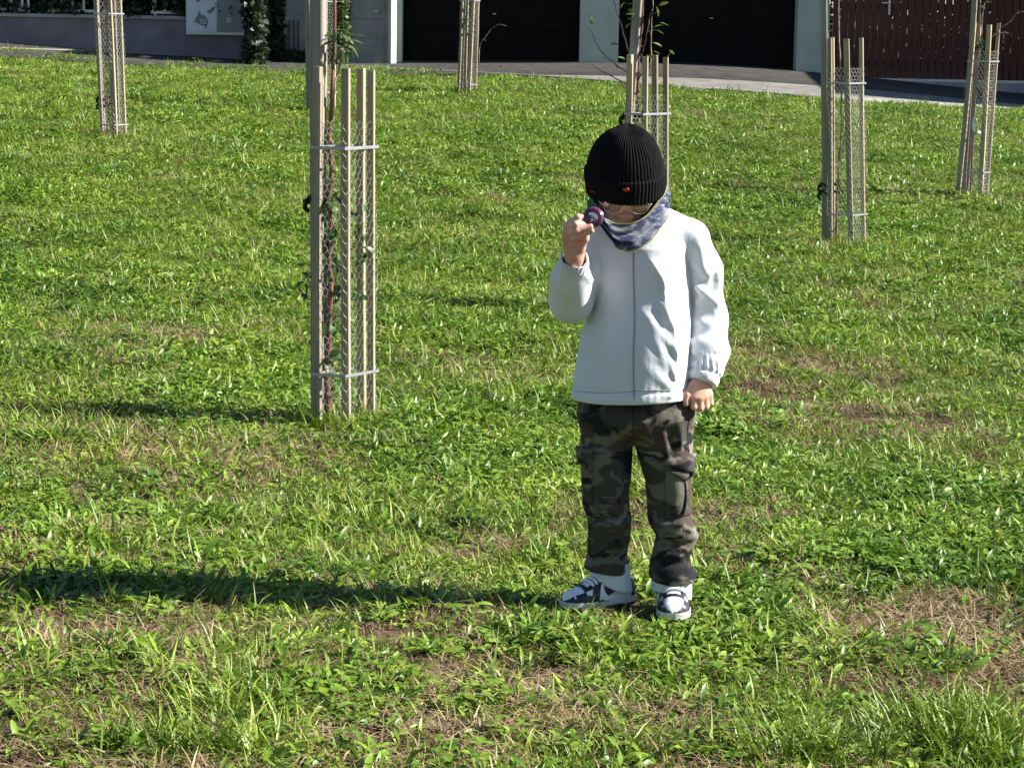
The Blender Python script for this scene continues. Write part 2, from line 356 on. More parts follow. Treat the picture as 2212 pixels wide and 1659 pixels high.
# pale building added behind the hedge so that it shades the near pavement
hx = (-14.0, px(560)-.3)
t = empty('shade_house', (sum(hx)/2, FAC+5, gz(-6)), 'pale rendered block added behind the hedge to shade the pavement', 'shade_house'); O = np.array([sum(hx)/2, FAC+5, gz(-6)])
MB().box(hx[0], hx[1], FAC+1.6, FAC+9, .3, 6.2).build('wall', M['pale_plaster'], t, origin=O)
MB().add([(hx[0]-.4,FAC+1.2,6.15),(hx[1]+.4,FAC+1.2,6.15),(hx[1]+.4,FAC+9.4,6.15),(hx[0]-.4,FAC+9.4,6.15),(hx[0]-.4,FAC+5.3,8.6),(hx[1]+.4,FAC+5.3,8.6)],
    [(0,1,5,4),(2,3,4,5),(0,4,3),(1,2,5),(0,3,2,1)]).build('roof', M['roof'], t, origin=O)
for x in np.linspace(hx[0]+1.5, hx[1]-1.5, 4):
    f = MB().box(x-.55, x+.55, FAC+1.56, FAC+1.597, 2.6, 4.0).build('window', M['white_paint'], t, origin=O)
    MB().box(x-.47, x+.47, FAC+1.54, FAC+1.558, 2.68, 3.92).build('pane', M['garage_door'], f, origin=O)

# notice board with two posters on the mauve wall
YB = FAC-.34
bx0, bx1, bz0 = px(402,70,YB), px(528,70,YB), pz(465,76,YB)
t = empty('notice_board', ((bx0+bx1)/2, YB, bz0), 'white framed notice board with a white poster and a grey poster', 'notice board'); O = np.array([(bx0+bx1)/2, YB, bz0])
MB().bbox(bx0, bx1, YB, YB+.045, bz0, bz0+1.3, .006).build('frame', M['white_paint'], t, origin=O)
q = px(469,70,YB)
w_ = MB().box(bx0+.012, q-.006, YB-.012, YB-.002, bz0+.04, bz0+1.26).build('poster', M['poster_white'], t, origin=O)
g_ = MB().box(q+.006, bx1-.02, YB-.012, YB-.002, bz0+.04, bz0+1.26).build('poster', M['poster_grey'], t, origin=O)
def flat_poly(name, pts, Y, mat, parent, O, th=.003):
    n = len(pts); P = [at(u, v, Y) for u, v in pts]
    v = [(p[0], Y, p[2]) for p in P]+[(p[0], Y+th, p[2]) for p in P]
    f = [tuple(range(n)), tuple(reversed(range(n, 2*n)))]+[(i, i+n, (i+1)%n+n, (i+1)%n) for i in range(n)]
    return obj(name, mesh_from(name, np.array(v)-O, f), mat, parent)
YP = YB-.0155
# bird-like print with pale lines through it, a soft smudge above it, and a small printed block on the grey poster
flat_poly('print', [(421,42),(427,34),(430,24),(434,33),(441,34),(447,40),(450,50),(446,58),(440,56),(431,54),(424,50)], YP, M['poster_ink'], w_, O)
flat_poly('print', [(441,56),(447,57),(444,63)], YP, M['poster_ink'], w_, O)
for v in (42.5, 46.5, 50.5):
    flat_poly('print_line', [(432,v),(446,v+.3),(446,v+1.8),(432,v+1.5)], YP-.0035, M['poster_white'], w_, O)
flat_poly('print', [(446,26),(460,16),(466,14),(462,24),(452,31)], YP, M['poster_ink'], w_, O)
flat_poly('print', [(419,45),(421,44),(421,50),(419,50)], YP, M['poster_ink'], w_, O)
for v in (38, 42.5, 47):
    flat_poly('print_line', [(489,v),(500,v+.3),(500,v+2.6),(489,v+2.3)], YP, M['poster_white'], g_, O)

# ivy: two creepers on the pale wall and one bushy column
def ivy(u0, u1, v_base, depth, top, n, label, Y, thr=-.6, size=.075, mat='ivy'):
    x0, x1 = px(u0,100,Y), px(u1,100,Y); xc = (x0+x1)/2; zb = gz(xc, Y)
    t = empty('ivy', (xc, Y, zb), label, 'ivy', 'ivy on the pale wall'); O = np.array([xc, Y, zb])
    c = leaf_cloud('foliage', n, box_sampler(x0, x1, Y-depth, Y+.02, zb, top, 3.3, thr), size, M[mat], t, O); c['kind'] = 'stuff'
    for k in range(3):
        x = random.uniform(x0*.7+x1*.3, x0*.3+x1*.7)
        MB().tube([(x,Y,zb-.05),(x+random.uniform(-.05,.05),Y-.02,zb+.6),(x+random.uniform(-.1,.1),Y-.02,top-.1)], [.018,.014,.008], 5).build('stem', M['twig'], t, origin=O)
    return t
ivy(550, 584, 130, 1.3, 2.5, 7000, 'dark creeper bushing out at the end of the mauve wall', FAC-.02, -.9, .09, 'hedge')  # forward depth and height shaped so that the creeper shades the left pavement
ivy(592, 612, 130, .30, 2.0, 1500, 'thin dark creeper climbing the middle of the pale wall', FAC-.02, -.2)
ivy(606, 662, 130, .28, pz(630,112), 1100, 'low ivy sprawling at the foot of the pale wall', FAC-.02, -1.2)
ivy(709, 751, 130, .45, 2.4, 5200, 'dense glossy ivy column beside the grey cabinet', FAC-.15, -2.2, .085)

# timber gate on its track
YG = FAC-.05
gx0, gx1 = px(1797,100,YG), px(2420,100,YG)
gc = (gx0+gx1)/2; zg = pz(2100,181,YG)
t = empty('gate', (gc, YG, gz(gc, YG)), 'dark brown wooden gate of upright slats beside the garage', 'gate'); O = np.array([gc, YG, gz(gc, YG)])
n = int((gx1-gx0)/.1045); sl = None
for i in range(n):
    x = gx0+.05+i*.1045
    if sl is None: sl = mesh_from('slat', *(lambda b: (b.v, b.f))(MB().bbox(-.0465, .0465, -.012, .012, 0, 1.75, .004)))
    o = obj('slat', sl, M['gate_wood'], t, (x-gc, random.uniform(-.003,.003), zg-O[2]+.06+random.uniform(-.004,.004)))
for z in (.22, 1.0, 1.62):
    MB().box(gx0, gx1, YG+.014, YG+.065, zg+z, zg+z+.09).build('crossbar', M['gate_wood'], t, origin=O)
MB().box(gx0-.1, gx1, YG-.06, YG+.06, zg-.12, zg+.012).build('track', M['concrete'], t, origin=O)
MB().box(gx0, gx1, YG-.02, YG+.02, zg+.014, zg+.05).build('bottom_rail', M['metal_grey'], t, origin=O)
hp = at(1922, 8, YG-.05)
h = MB().box(hp[0]-.015, hp[0]+.015, YG-.032, YG-.0135, hp[2]-.16, hp[2]+.05).build('lock_plate', M['metal_grey'], t, origin=O)
MB().tube([(hp[0], YG-.03, hp[2]), (hp[0], YG-.07, hp[2]), (hp[0]-.11, YG-.07, hp[2])], .009, 6).build('handle', M['metal_grey'], t, origin=O)
fp = at(1943, 188, YG-.14)
w = MB().bbox(fp[0]-.09, fp[0]+.05, YG-.2, YG-.07, gz(fp[0], YG)-.02, fp[2]+.05, .02).build('gate_stop', M['concrete'], None)
tag(w, 'small concrete stop on the ground in front of the gate', 'gate stop')

hx0, hx1 = gx0+.1, gx1+1
t = empty('hedge', ((hx0+hx1)/2, YG+2.6, gz(gc)), 'dark evergreen hedge glimpsed through the slats of the gate', 'hedge'); O = np.array([(hx0+hx1)/2, YG+2.6, gz(gc)])
c = leaf_cloud('foliage', 9000, box_sampler(hx0, hx1, YG+2.2, YG+3.0, gz(gc)-.1, 2.6, 1.2, -3), .12, M['hedge'], t, O); c['kind'] = 'stuff'
for i in range(9): MB().tube([(hx0+.5+i*.5, YG+2.6, gz(gc)-.2), (hx0+.5+i*.5, YG+2.6, 2.2)], [.03,.01], 5).build('stem', M['twig'], t, origin=O)
# unseen building added right of the frame to shade the pavement by the gate
t = empty('side_shade_house', (11.2, 33.5, gz(11)), 'unseen rendered block added beyond the gate to shade the pavement', 'shade_house'); O = np.array([11.2, 33.5, gz(11)])
MB().box(9.4, 13, 28.7, 40, -.5, 4.1).build('wall', M['pale_plaster'], t, origin=O)
MB().add([(9.2,28.5,4.05),(13.2,28.5,4.05),(13.2,40.2,4.05),(9.2,40.2,4.05),(11.2,28.5,4.6),(11.2,40.2,4.6)], [(0,3,5,4),(1,4,5,2),(0,4,1),(3,2,5),(0,1,2,3)]).build('roof', M['roof'], t, origin=O)

# ------------------------------------------------------------------ young trees, their stakes and wire guards
def leaf_mesh(name, L, W, droop=.15, fold=.22):
    ts = [0, .12, .3, .5, .7, .87, 1.0]; ws = [.03, .45, .9, 1.0, .78, .4, .0]
    v = []; f = []
    for tt, ww in zip(ts, ws):
        z = -droop*L*tt*tt; w = W*.5*ww
        v += [(-w, L*tt, z+fold*w), (0, L*tt, z), (w, L*tt, z+fold*w)]
    for i in range(len(ts)-1):
        a = i*3; f += [(a, a+1, a+4, a+3), (a+1, a+2, a+5, a+4)]
    v += [(0, -.18*L, .01*L), (.012*L, 0, 0), (-.012*L, 0, 0)]; b = len(v)-3; f.append((b, b+1, b+2))
    return mesh_from(name, v, f, True)
LEAF_OVAL = leaf_mesh('oval_leaf', .045, .024); LEAF_LONG = leaf_mesh('long_leaf', .055, .016, .35)
LEAF_BIG = leaf_mesh('broad_leaf', .06, .034, .3)
for me_, mm in ((LEAF_OVAL, 'leaf'), (LEAF_LONG, 'leaf_dark'), (LEAF_BIG, 'leaf_dark')): me_.materials.append(M[mm])
def put_leaf(me, pos, d, parent, O, s=1.0, roll=None):
    q = Vector(d).to_track_quat('Y', 'Z')
    if roll is None: roll = random.uniform(-.9, .9)
    from mathutils import Quaternion
    q = q @ Quaternion((0,1,0), roll)
    o = obj('leaf', me, None, parent, Vector(pos)-Vector(O), q.to_euler()); o.scale = (s, s, s); return o

def stake_mesh(mb, p0, p1, w, th, yaw):
    c = .12*min(w, th)
    prof = [(-w/2+c,-th/2),(w/2-c,-th/2),(w/2,-th/2+c),(w/2,th/2-c),(w/2-c,th/2),(-w/2+c,th/2),(-w/2,th/2-c),(-w/2,-th/2+c)]
    ca, sa = math.cos(yaw), math.sin(yaw); n = 9; V = []
    bow = random.uniform(-.004, .004)
    for i in range(n):
        tt = i/(n-1); p = np.asarray(p0)*(1-tt)+np.asarray(p1)*tt; k = 1+random.uniform(-.012,.012)
        for a, b in prof: V.append((p[0]+(a*ca-b*sa)*k+bow*math.sin(math.pi*tt), p[1]+(a*sa+b*ca)*k, p[2]))
    f = [tuple(reversed(range(8))), tuple(range((n-1)*8, n*8))]
    for i in range(n-1):
        for k in range(8): k2 = (k+1) % 8; f.append((i*8+k, i*8+k2, (i+1)*8+k2, (i+1)*8+k))
    return mb.add(V, f)

def hexwire(cb, ct, z0b, ztop_frac, cell, r):
    """hexagonal wire netting round the four corner stakes; cb / ct: bottom and top corner points"""
    cb = np.array(cb); ct = np.array(ct)
    seg = np.linalg.norm(np.roll(cb, -1, 0)[:,:2]-cb[:,:2], axis=1); cum = np.concatenate([[0], np.cumsum(seg)]); Lp = cum[-1]
    ncol = int(round(Lp/(cell/2))); ncol += ncol % 2
    H = (ct[0,2]-cb[0,2])*ztop_frac; rows = int(H/(cell*.80))
    def P(s, h):
        s = s % Lp; i = min(np.searchsorted(cum, s, side='right')-1, len(seg)-1); a = (s-cum[i])/seg[i]; j = (i+1) % len(seg)
        tt = h/(ct[0,2]-cb[0,2])
        b = cb[i]*(1-a)+cb[j]*a; t_ = ct[i]*(1-a)+ct[j]*a
        bulge = .006*math.sin(h*9+s*7)
        q = b*(1-tt)+t_*tt; cen = cb.mean(0)*(1-tt)+ct.mean(0)*tt; d = q[:2]-cen[:2]; d /= np.linalg.norm(d)
        return np.array([q[0]+d[0]*bulge, q[1]+d[1]*bulge, q[2]])
    nodes = {}
    def nd(i, j):
        i = i % ncol
        if (i, j) not in nodes: nodes[(i, j)] = P(i*Lp/ncol, max(0.0, j*cell*.80+(.22*cell if (i+j) % 2 == 0 else -.22*cell)))
        return nodes[(i, j)]
    E = []
    for j in range(rows+1):
        for i in range(ncol):
            E.append((nd(i, j), nd(i+1, j)))
            if (i+j) % 2 == 0 and j < rows: E.append((nd(i, j), nd(i, j+1)))
    E = np.array(E); a, b = E[:,0], E[:,1]; d = b-a; d /= np.linalg.norm(d, axis=1)[:,None]+1e-9
    u = np.cross(d, [.31,.52,.2]); u /= np.linalg.norm(u, axis=1)[:,None]; w = np.cross(d, u)
    V = []
    for e in (a, b):
        for k in range(3): an = 2.094*k; V.append(e+r*(u*math.cos(an)+w*math.sin(an)))
    V = np.stack(V, 1).reshape(-1, 3); i = np.arange(len(E))*6
    Fq = np.concatenate([np.stack([i+k, i+(k+1)%3, i+3+(k+1)%3, i+3+k], 1) for k in range(3)])
    return V, Fq

def guard(Y, vb, stakes, label, h_bands=(.19, 1.012), mesh_frac=.86, cell=.028, wr=.0007, mat='wood', hidden=None):
    """stakes: (u base, u top, depth offset, width, thickness, yaw deg); four corners in order round the guard"""
    B = []; T = []
    for ub, ut, dy, w, th, yaw in stakes:
        b = at(ub, vb, Y+dy); z0 = float(lawn_z(b[0], Y+dy)); s = F_PX/(Y+dy)
        vt = vb-1.29*s*.985; tp = at(ut, vt, Y+dy)
        B.append(np.array([b[0], Y+dy, z0])); T.append(np.array([tp[0], Y+dy, z0+1.295+random.uniform(-.008,.008)]))
    O = np.mean(B, 0); t = empty('tree_guard', O, label, 'tree guard', 'wire tree guards round the saplings')
    for (ub, ut, dy, w, th, yaw), b, tp in zip(stakes, B, T):
        stake_mesh(MB(), b-np.array([0,0,.06]), tp, w, th, -math.radians(yaw)).build('stake', M[mat], t, origin=O)
    cen_b, cen_t = np.mean(B, 0), np.mean(T, 0)
    def out(p, c, k): d = p-c; d[2] = 0; return p+d/np.linalg.norm(d)*k
    zt = min(q[2] for q in T); zb = max(q[2] for q in B)
    cb = [out(p.copy(), cen_b, .022) for p in B]; ct = [out(p.copy(), cen_t, .022) for p in T]
    for p in cb: p[2] = zb-.02
    for p in ct: p[2] = zt
    V, Fq = hexwire(cb, ct, 0, mesh_frac, cell, wr)
    obj('wire_mesh', mesh_from('wire_mesh', V-O, Fq), M['wire'], t)
    for h in h_bands:
        tt = (h+.02)/(zt-zb+.02); ring = []
        for p, q in zip(cb, ct): ring.append(out(p*(1-tt)+q*tt, cen_b*(1-tt)+cen_t*tt, .006))
        m = MB(); n = len(ring); hh = .0055
        for k in range(n):
            a, b = ring[k], ring[(k+1) % n]; d = b-a; nrm = np.array([d[1], -d[0], 0]); nrm /= np.linalg.norm(nrm)
            if np.dot(nrm[:2], (a+b)[:2]/2-cen_b[:2]) < 0: nrm = -nrm
            i_, o_ = -.0008*nrm, .0012*nrm; zz = np.array([0,0,hh])
            m.add([a+i_-zz, b+i_-zz, b+o_-zz, a+o_-zz, a+i_+zz, b+i_+zz, b+o_+zz, a+o_+zz], [(0,3,2,1),(4,5,6,7),(0,1,5,4),(1,2,6,5),(2,3,7,6),(3,0,4,7)])
        bo = m.build('metal_band', M['galv'], t, origin=O)
        hm = MB()
        for k in range(n):
            a, b = ring[k], ring[(k+1) % n]; d = b-a; L = np.linalg.norm(d); d = d/L; nrm = np.array([d[1], -d[0], 0]); nrm /= np.linalg.norm(nrm)
            if np.dot(nrm[:2], (a+b)[:2]/2-cen_b[:2]) < 0: nrm = -nrm
            for s in np.arange(.012, L-.006, .017):
                c = a+d*s+nrm*.0013; z = np.array([0,0,.0022]); e = d*.0026
                hm.add([c-e-z, c+e-z, c+e+z, c-e+z, c-e-z+nrm*.0006, c+e-z+nrm*.0006, c+e+z+nrm*.0006, c-e+z+nrm*.0006], [(0,1,2,3),(4,5,6,7),(0,1,5,4),(2,3,7,6),(1,2,6,5),(3,0,4,7)])
        hm.build('perforation', M['metal_grey'], bo, origin=O)['kind'] = 'stuff'
    return t

def support(Y, vb, ub, ut, dy, w, th, yaw, label, tie_v=None, h=2.45, mat='wood_grey', vt=0, tie_to=None):
    b = at(ub, vb, Y+dy); p0 = np.array([b[0], Y+dy, float(lawn_z(b[0], Y+dy))]); q = at(ut, vt, Y+dy)
    k = (q[0]-p0[0])/(q[2]-p0[2]); p1 = p0+np.array([k*h, 0, h])
    t = empty('support_stake', p0, label, 'stake', 'tall stakes beside the saplings')
    stake_mesh(MB(), p0-np.array([0,0,.07]), p1, w, th, -math.radians(yaw)).build('post', M[mat], t, origin=p0)
    for tv in (tie_v or []):
        c = at(ub, tv, Y+dy); hz = c[2]-p0[2]; c = p0+np.array([k*hz, 0, hz]); r = w*.62+.006
        m = MB(); m.tube([c+np.array([r*math.cos(a), r*.8*math.sin(a), .012*math.sin(2*a)]) for a in np.linspace(0, 2*math.pi, 15)], .009, 6)
        m.tube([c+np.array([-r*.9, -.004, .006]), c+np.array([-r-.010, -.008, -.008]), c+np.array([-r-.012, -.006, -.030]), c+np.array([-r+.002, 0, -.045])], [.008,.011,.010,.005], 6)
        if tie_to is not None: m.tube([c+np.array([r*.8, 0, 0]), c+np.array([r+.03, .01, .006]), c+np.array([r+.055, .015, -.004])], [.012,.010,.012], 6)
        m.build('rubber_tie', M['rubber'], t, origin=p0, smooth=True)
    return t

def sapling(Y, vb, stems, label, leaves=(), scatter=(), r0=.011, dy=0.0, bark='bark', spec=None):
    """stems: px polylines, the first is the trunk; leaves: (u, v, angle deg in the picture plane, size, mesh)"""
    b = at(stems[0][0][0], vb, Y+dy); O = np.array([b[0], Y+dy, float(lawn_z(b[0], Y+dy))])
    t = empty('sapling', O, label, 'young tree', 'newly planted saplings')
    for i, st in enumerate(stems):
        P = []
        for j, s in enumerate(st):
            u, v = s[0], s[1]; e = s[2] if len(s) > 2 else 0.0
            P.append(at(u, v, Y+dy+e))
        if i == 0: P[0][2] = O[2]-.05
        # refine with gentle wobble
        Q = []
        for a, c in zip(P[:-1], P[1:]):
            for k in range(4): Q.append(a+(c-a)*k/4+RNG.normal(size=3)*(.0022 if i else .0030)*(k > 0))
        Q.append(P[-1]); rr = np.linspace(r0 if i == 0 else r0*.42, r0*.45 if i == 0 else r0*.16, len(Q))
        MB().tube(Q, list(rr), 7).build('trunk' if i == 0 else 'branch', M[bark if i == 0 else 'twig'], t, origin=O, smooth=True)
    for u, v, ang, s, me in leaves:
        e = random.uniform(-.03, .03); p = at(u, v, Y+dy+e); a = math.radians(ang)
        put_leaf(me, p, (math.cos(a), random.uniform(-.5,.3), math.sin(a)), t, O, s)
    for u0, u1, v0, v1, n, me, s, dz in scatter:
        for k in range(n):
            p = at(random.uniform(u0, u1), random.uniform(v0, v1), Y+dy+random.uniform(-.07,.07))
            put_leaf(me, p, (random.uniform(-1,1), random.uniform(-1,.4), dz+random.uniform(-.5,.5)), t, O, s*random.uniform(.75,1.3))
    return t

lw, lt = .030, .020
# 1 leafy sapling before the ivy column
Y1 = 8.37
guard(Y1, 893, [(686,687,-.05,.034,.022,42),(749,747,-.075,.030,.020,14),(803,802,.035,.026,.018,14),(783,780,.10,.030,.018,24)],
    'wire tree guard round the leafy red-barked sapling in front of the ivy column')
support(Y1, 893, 690, 688, .03, .052, .040, 22, 'thick tall stake tied to the leafy red-barked sapling in front of the ivy column', [432], vt=0, tie_to=1, h=2.3)
L, B_, V_ = LEAF_LONG, LEAF_BIG, LEAF_OVAL
tuft = [(722,96,-20,1.0,L),(730,84,35,1.1,L),(738,78,50,1.1,L),(742,92,-10,1.2,L),(748,88,10,1.2,L),(752,96,-35,1.1,L),(736,104,-60,1.0,L),(726,108,-75,.9,L),(745,106,-65,1.0,L),(733,92,-40,1.1,L),
    (755,80,20,1.1,L),(718,102,-110,.8,L),(727,76,80,1.0,L),(740,68,60,1.0,L),(760,104,-70,.8,L),(728,118,-90,.7,L),(736,118,-100,.8,L),(720,114,-80,.7,L)]
sapling(Y1, 893, [[(708,893),(711,700),(713,520),(713,330),(717,200,.02),(722,110,.03),(724,-200,.04)], [(713,470),(728,500),(742,470)], [(712,640),(694,610),(668,596),(652,604)], [(717,150),(735,105),(758,88)], [(716,220),(735,135),(742,70)],
    [(713,300),(725,345),(741,325)], [(712,700),(726,680),(738,640)]],
    'leafy red-barked sapling inside the guard in front of the ivy column', tuft,
    [(694,738,415,800,60,B_,.8,-.5),(752,800,440,640,30,B_,.62,-.1),(646,672,585,650,6,B_,.7,-.7),(700,735,380,440,8,B_,.7,-.5),(716,756,60,112,14,L,1.0,-.3)], r0=.012, dy=.02)
# 2 behind the person's hat
Y2 = 11.55
guard(Y2, 676, [(1352,1361,-.05,.030,.022,40),(1389,1394,-.07,.028,.018,14),(1440,1438,.04,.026,.018,24),(1413,1414,.09,.030,.018,30)],
    'wire tree guard standing directly behind the knitted hat of the person')
support(Y2, 676, 1330, 1378, .03, .045, .035, 16, 'leaning tall stake rising behind the knitted hat of the person', [252], vt=0, tie_to=1)
r4 = lambda x, y: (x*.1716+1248.7, y*.1716)
lv = [(590,65,15,1,V_),(530,115,60,.9,V_),(620,125,-10,1,V_),(590,180,5,1.1,V_),(620,245,10,.9,V_),(600,360,55,.8,V_),(160,310,80,1,V_),(400,565,10,1,V_),(350,670,20,.7,V_),(500,720,-15,1,V_),(470,845,-5,.9,V_),
    (1020,75,25,1.1,V_),(985,90,-70,1.1,V_),(920,180,15,.9,V_),(1030,290,-10,1.1,V_),(945,350,20,1.2,V_),(960,380,-15,1.2,V_),(940,540,-15,1.1,V_),(830,590,175,.8,V_),(950,650,-15,.8,V_),(860,700,-20,.9,V_),(1130,720,60,.8,V_),(1150,640,-30,.7,V_),(1000,800,-10,.7,V_),(1010,1030,80,.6,V_)]
sapling(Y2, 676, [[(1372,676),(1374,450),(1376,280),(1378,165),(1387,60),(1392,-160)],
    [r4(690,860), r4(600,500), r4(520,250), r4(440,0), r4(400,-260)], [r4(640,930), r4(460,810), r4(330,690), r4(240,570), r4(180,430), r4(110,340)], [r4(620,1060), r4(570,1040), r4(260,880), r4(160,810)],
    [r4(760,1000), r4(900,850), r4(925,720), r4(920,500), r4(930,200), r4(940,0), r4(950,-300)], [r4(750,810), r4(790,720), r4(840,570), r4(870,400), r4(910,170)], [r4(860,420), r4(900,390), r4(940,380)], [r4(1125,800), r4(1120,760), r4(1135,700)]],
    'sapling with sparse oval leaves and thin twigs behind the knitted hat', [(*r4(x, y), a, s*1.05, m) for x, y, a, s, m in lv], r0=.011, dy=.03)
# 3 before the pillar between garage and gate
Y3 = 14.62
guard(Y3, 524, [(1795,1792,-.03,.028,.020,34),(1840,1828,-.07,.036,.020,15),(1867,1860,.03,.026,.018,26),(1800,1797,.11,.026,.018,20)],
    'wire tree guard in front of the gap between garage and wooden gate', cell=.028, wr=.0010)
support(Y3, 524, 1785, 1779, .02, .044, .032, 8, 'tall straight stake in front of the gap between garage and wooden gate', [400, 416], vt=0, tie_to=1)
sapling(Y3, 524, [[(1806,524),(1807,430),(1812,350),(1818,280),(1816,180),(1812,60),(1810,-100)], [(1812,350),(1824,300),(1826,270)], [(1818,280),(1830,240),(1834,215)]],
    'bare thin sapling in front of the gap between garage and wooden gate', [], [(1800,1850,220,330,14,V_,.7,-.2)], r0=.008, dy=.02, bark='twig')
# 4 leaning guard before the gate
Y4 = 17.36
guard(Y4, 421, [(2068,2104,-.04,.034,.024,36),(2117,2137,-.07,.036,.022,26),(2130,2157,.03,.026,.018,26),(2088,2116,.09,.028,.020,30)],
    'leaning wire tree guard with a white tag inside, in front of the wooden gate', cell=.030, wr=.0011)
support(Y4, 421, 2079, 2105, .05, .040, .030, 20, 'leaning tall stake in front of the wooden gate', [102], vt=0, tie_to=1)
sapling(Y4, 421, [[(2096,424),(2100,330),(2106,230),(2112,140),(2117,40),(2120,-120)], [(2112,150),(2115,80),(2113,10)], [(2114,130),(2121,70),(2124,20)], [(2135,90),(2160,62),(2185,45),(2196,30),(2212,26)], [(2118,60),(2126,10),(2138,-5)], [(2150,75),(2170,70),(2178,74)]],
    'sapling with dry twigs inside the leaning guard in front of the wooden gate', [(2118,12,-30,1,V_),(2130,6,10,1,V_),(2196,30,60,.8,V_),(2172,72,10,.7,V_)], [(2108,2120,80,108,16,B_,.6,-.3)], r0=.011, dy=.02, bark='twig')
p = [at(u, v, Y4-.05) for u, v in ((2101,258),(2106,256),(2104,285),(2110,282),(2118,285),(2113,294),(2104,293))]
tg = MB(); pts = [at(2105,255,Y4-.06), at(2103,268,Y4-.075), at(2103,280,Y4-.085), at(2107,290,Y4-.075), at(2114,288,Y4-.055), at(2117,284,Y4-.03)]
vv = []
for q_ in pts: vv += [q_+np.array([-.010,0,.004]), q_+np.array([.012,.004,-.004])]
vv = vv+[q_+np.array([0,.0015,0]) for q_ in vv]; n_ = len(pts)*2
ff = []
for i in range(0, n_-2, 2): ff += [(i,i+1,i+3,i+2), (i+n_,i+2+n_,i+3+n_,i+1+n_), (i,i+2,i+2+n_,i+n_), (i+1,i+1+n_,i+3+n_,i+3)]
ff += [(0,n_,n_+1,1), (n_-2,n_-1,2*n_-1,2*n_-2)]
o = tg.add(vv, ff).build('plant_tag', M['tag'], None, smooth=True, origin=pts[0]); o.location = pts[0]
tag(o, 'small curled white plant tag hanging inside the leaning tree guard', 'tag')
# 5 before the mauve wall
Y5 = 18.35
guard(Y5, 287, [(222,206,-.04,.026,.020,36),(249,232,-.07,.044,.022,16),(271,257,.03,.024,.018,22),(256,243,.07,.030,.018,30)],
    'wire tree guard in front of the mauve wall and the dark hedge', (.105, .97), .93, cell=.032, wr=.0011)
support(Y5, 289, 226, 209, .02, .042, .032, 30, 'tall stake in front of the mauve wall and the dark hedge', [212, 226], vt=0, tie_to=1)
sapling(Y5, 287, [[(232,287),(234,220),(228,140),(226,60),(222,-60),(220,-200)], [(234,200),(240,160),(239,120)], [(229,120),(236,80)]],
    'thin bare sapling in front of the mauve wall and the dark hedge', [], [(224,246,10,270,16,B_,.5,-.2)], r0=.008, dy=.02, bark='twig')
# 6 half hidden, before the pale wall
Y6 = 21.4
guard(Y6, 247, [(681,684,-.04,.028,.020,30),(702,704,-.07,.03,.020,16),(722,722,.03,.026,.018,24),(697,698,.09,.028,.018,20)],
    'wire tree guard half hidden behind the thick stake, in front of the pale wall', cell=.034, wr=.0009)
support(Y6, 247, 668, 665, .02, .044, .034, 26, 'thin tall stake half hidden behind the thick stake, in front of the pale wall', None, vt=0)
sapling(Y6, 247, [[(692,247),(690,150),(688,50),(686,-80)], [(668,96),(663,84),(660,76)]], 'thin sapling half hidden behind the thick stake, in front of the pale wall', [], [(684,720,110,230,10,B_,.7,-.2)], r0=.009, bark='twig')
# 7 before the garage doors
Y7 = 24.67
guard(Y7, 207, [(990,1001,-.04,.026,.020,36),(1012,1025,-.07,.036,.020,24),(1026,1034,.03,.034,.018,20),(1004,1012,.09,.028,.018,30)],
    'wire tree guard close to the kerb in front of the first garage door', (.105, .98), .93, cell=.036, wr=.0009)
support(Y7, 208, 994, 1002, .02, .046, .032, 14, 'tall stake close to the kerb in front of the first garage door', None, vt=0)
sapling(Y7, 207, [[(1006,207),(1010,150),(1015,80),(1018,10),(1020,-90)], [(1034,140),(1037,97),(1050,78),(1064,61),(1073,55),(1081,53),(1094,57)], [(1041,86),(1050,88)], [(1012,120),(1016,60),(1014,20)]],
    'sapling with one long arching twig in front of the first garage door', [], [(1004,1018,5,70,16,B_,1.0,-.2),(1020,1036,70,110,6,V_,1.0,-.2)], r0=.010, bark='twig')
# 8 the next tree of the row, beyond the frame: its top throws the patch of shade on the grass beside the person
Y8 = 8.95
guard(Y8, 870, [(3900,3900,-.05,.034,.022,42),(3963,3963,-.075,.030,.020,14),(4017,4017,.035,.026,.018,14),(3997,3997,.10,.030,.018,24)],
    'wire tree guard of the sapling that shades the grass beside the person', cell=.04, wr=.0011)
support(Y8, 870, 3904, 3904, .03, .052, .040, 22, 'tall stake of the sapling that shades the grass beside the person', [432], vt=0, tie_to=1, h=2.3)
sapling(Y8, 870, [[(3930,870),(3932,400),(3930,0),(3926,-400),(3920,-760)], [(3930,-200),(3850,-420),(3800,-560)], [(3930,-300),(4000,-520),(4040,-640)], [(3928,-420),(3890,-620),(3870,-760)]],
    'sapling that shades the grass beside the person', [], [(3780,4060,-640,-420,40,B_,1.2,-.3),(3850,3990,-820,-560,30,B_,1.2,-.3)], r0=.014, dy=.02)
# fallen leaves on the pavement
for u, v, s, lb in ((1086,153,1.6,'larger fallen brown leaf lying clear on the pavement before the garage'),(1004,158,1.2,'small fallen brown leaf on the pavement behind the guard at the kerb')):
    hp = hit_ground(u, v); o = obj('fallen_leaf', LEAF_BIG.copy(), None, None, (hp[0], hp[1], hp[2]+.055), (.2,.1,random.uniform(0,6)))
    o.data.materials.clear(); o.data.materials.append(M['dead_leaf']); o.scale = (s, s, s)
    tag(o, lb, 'leaf', 'fallen leaves on the pavement')

# ------------------------------------------------------------------ the person
C0 = hit_ground(1375, 1328); C0 = np.array([C0[0], C0[1], float(lawn_z(C0[0], C0[1]))])
def Lp(u, v, dy=0.0): return at(u, v, C0[1]+dy)-C0          # photo pixel at a depth offset -> person-local point
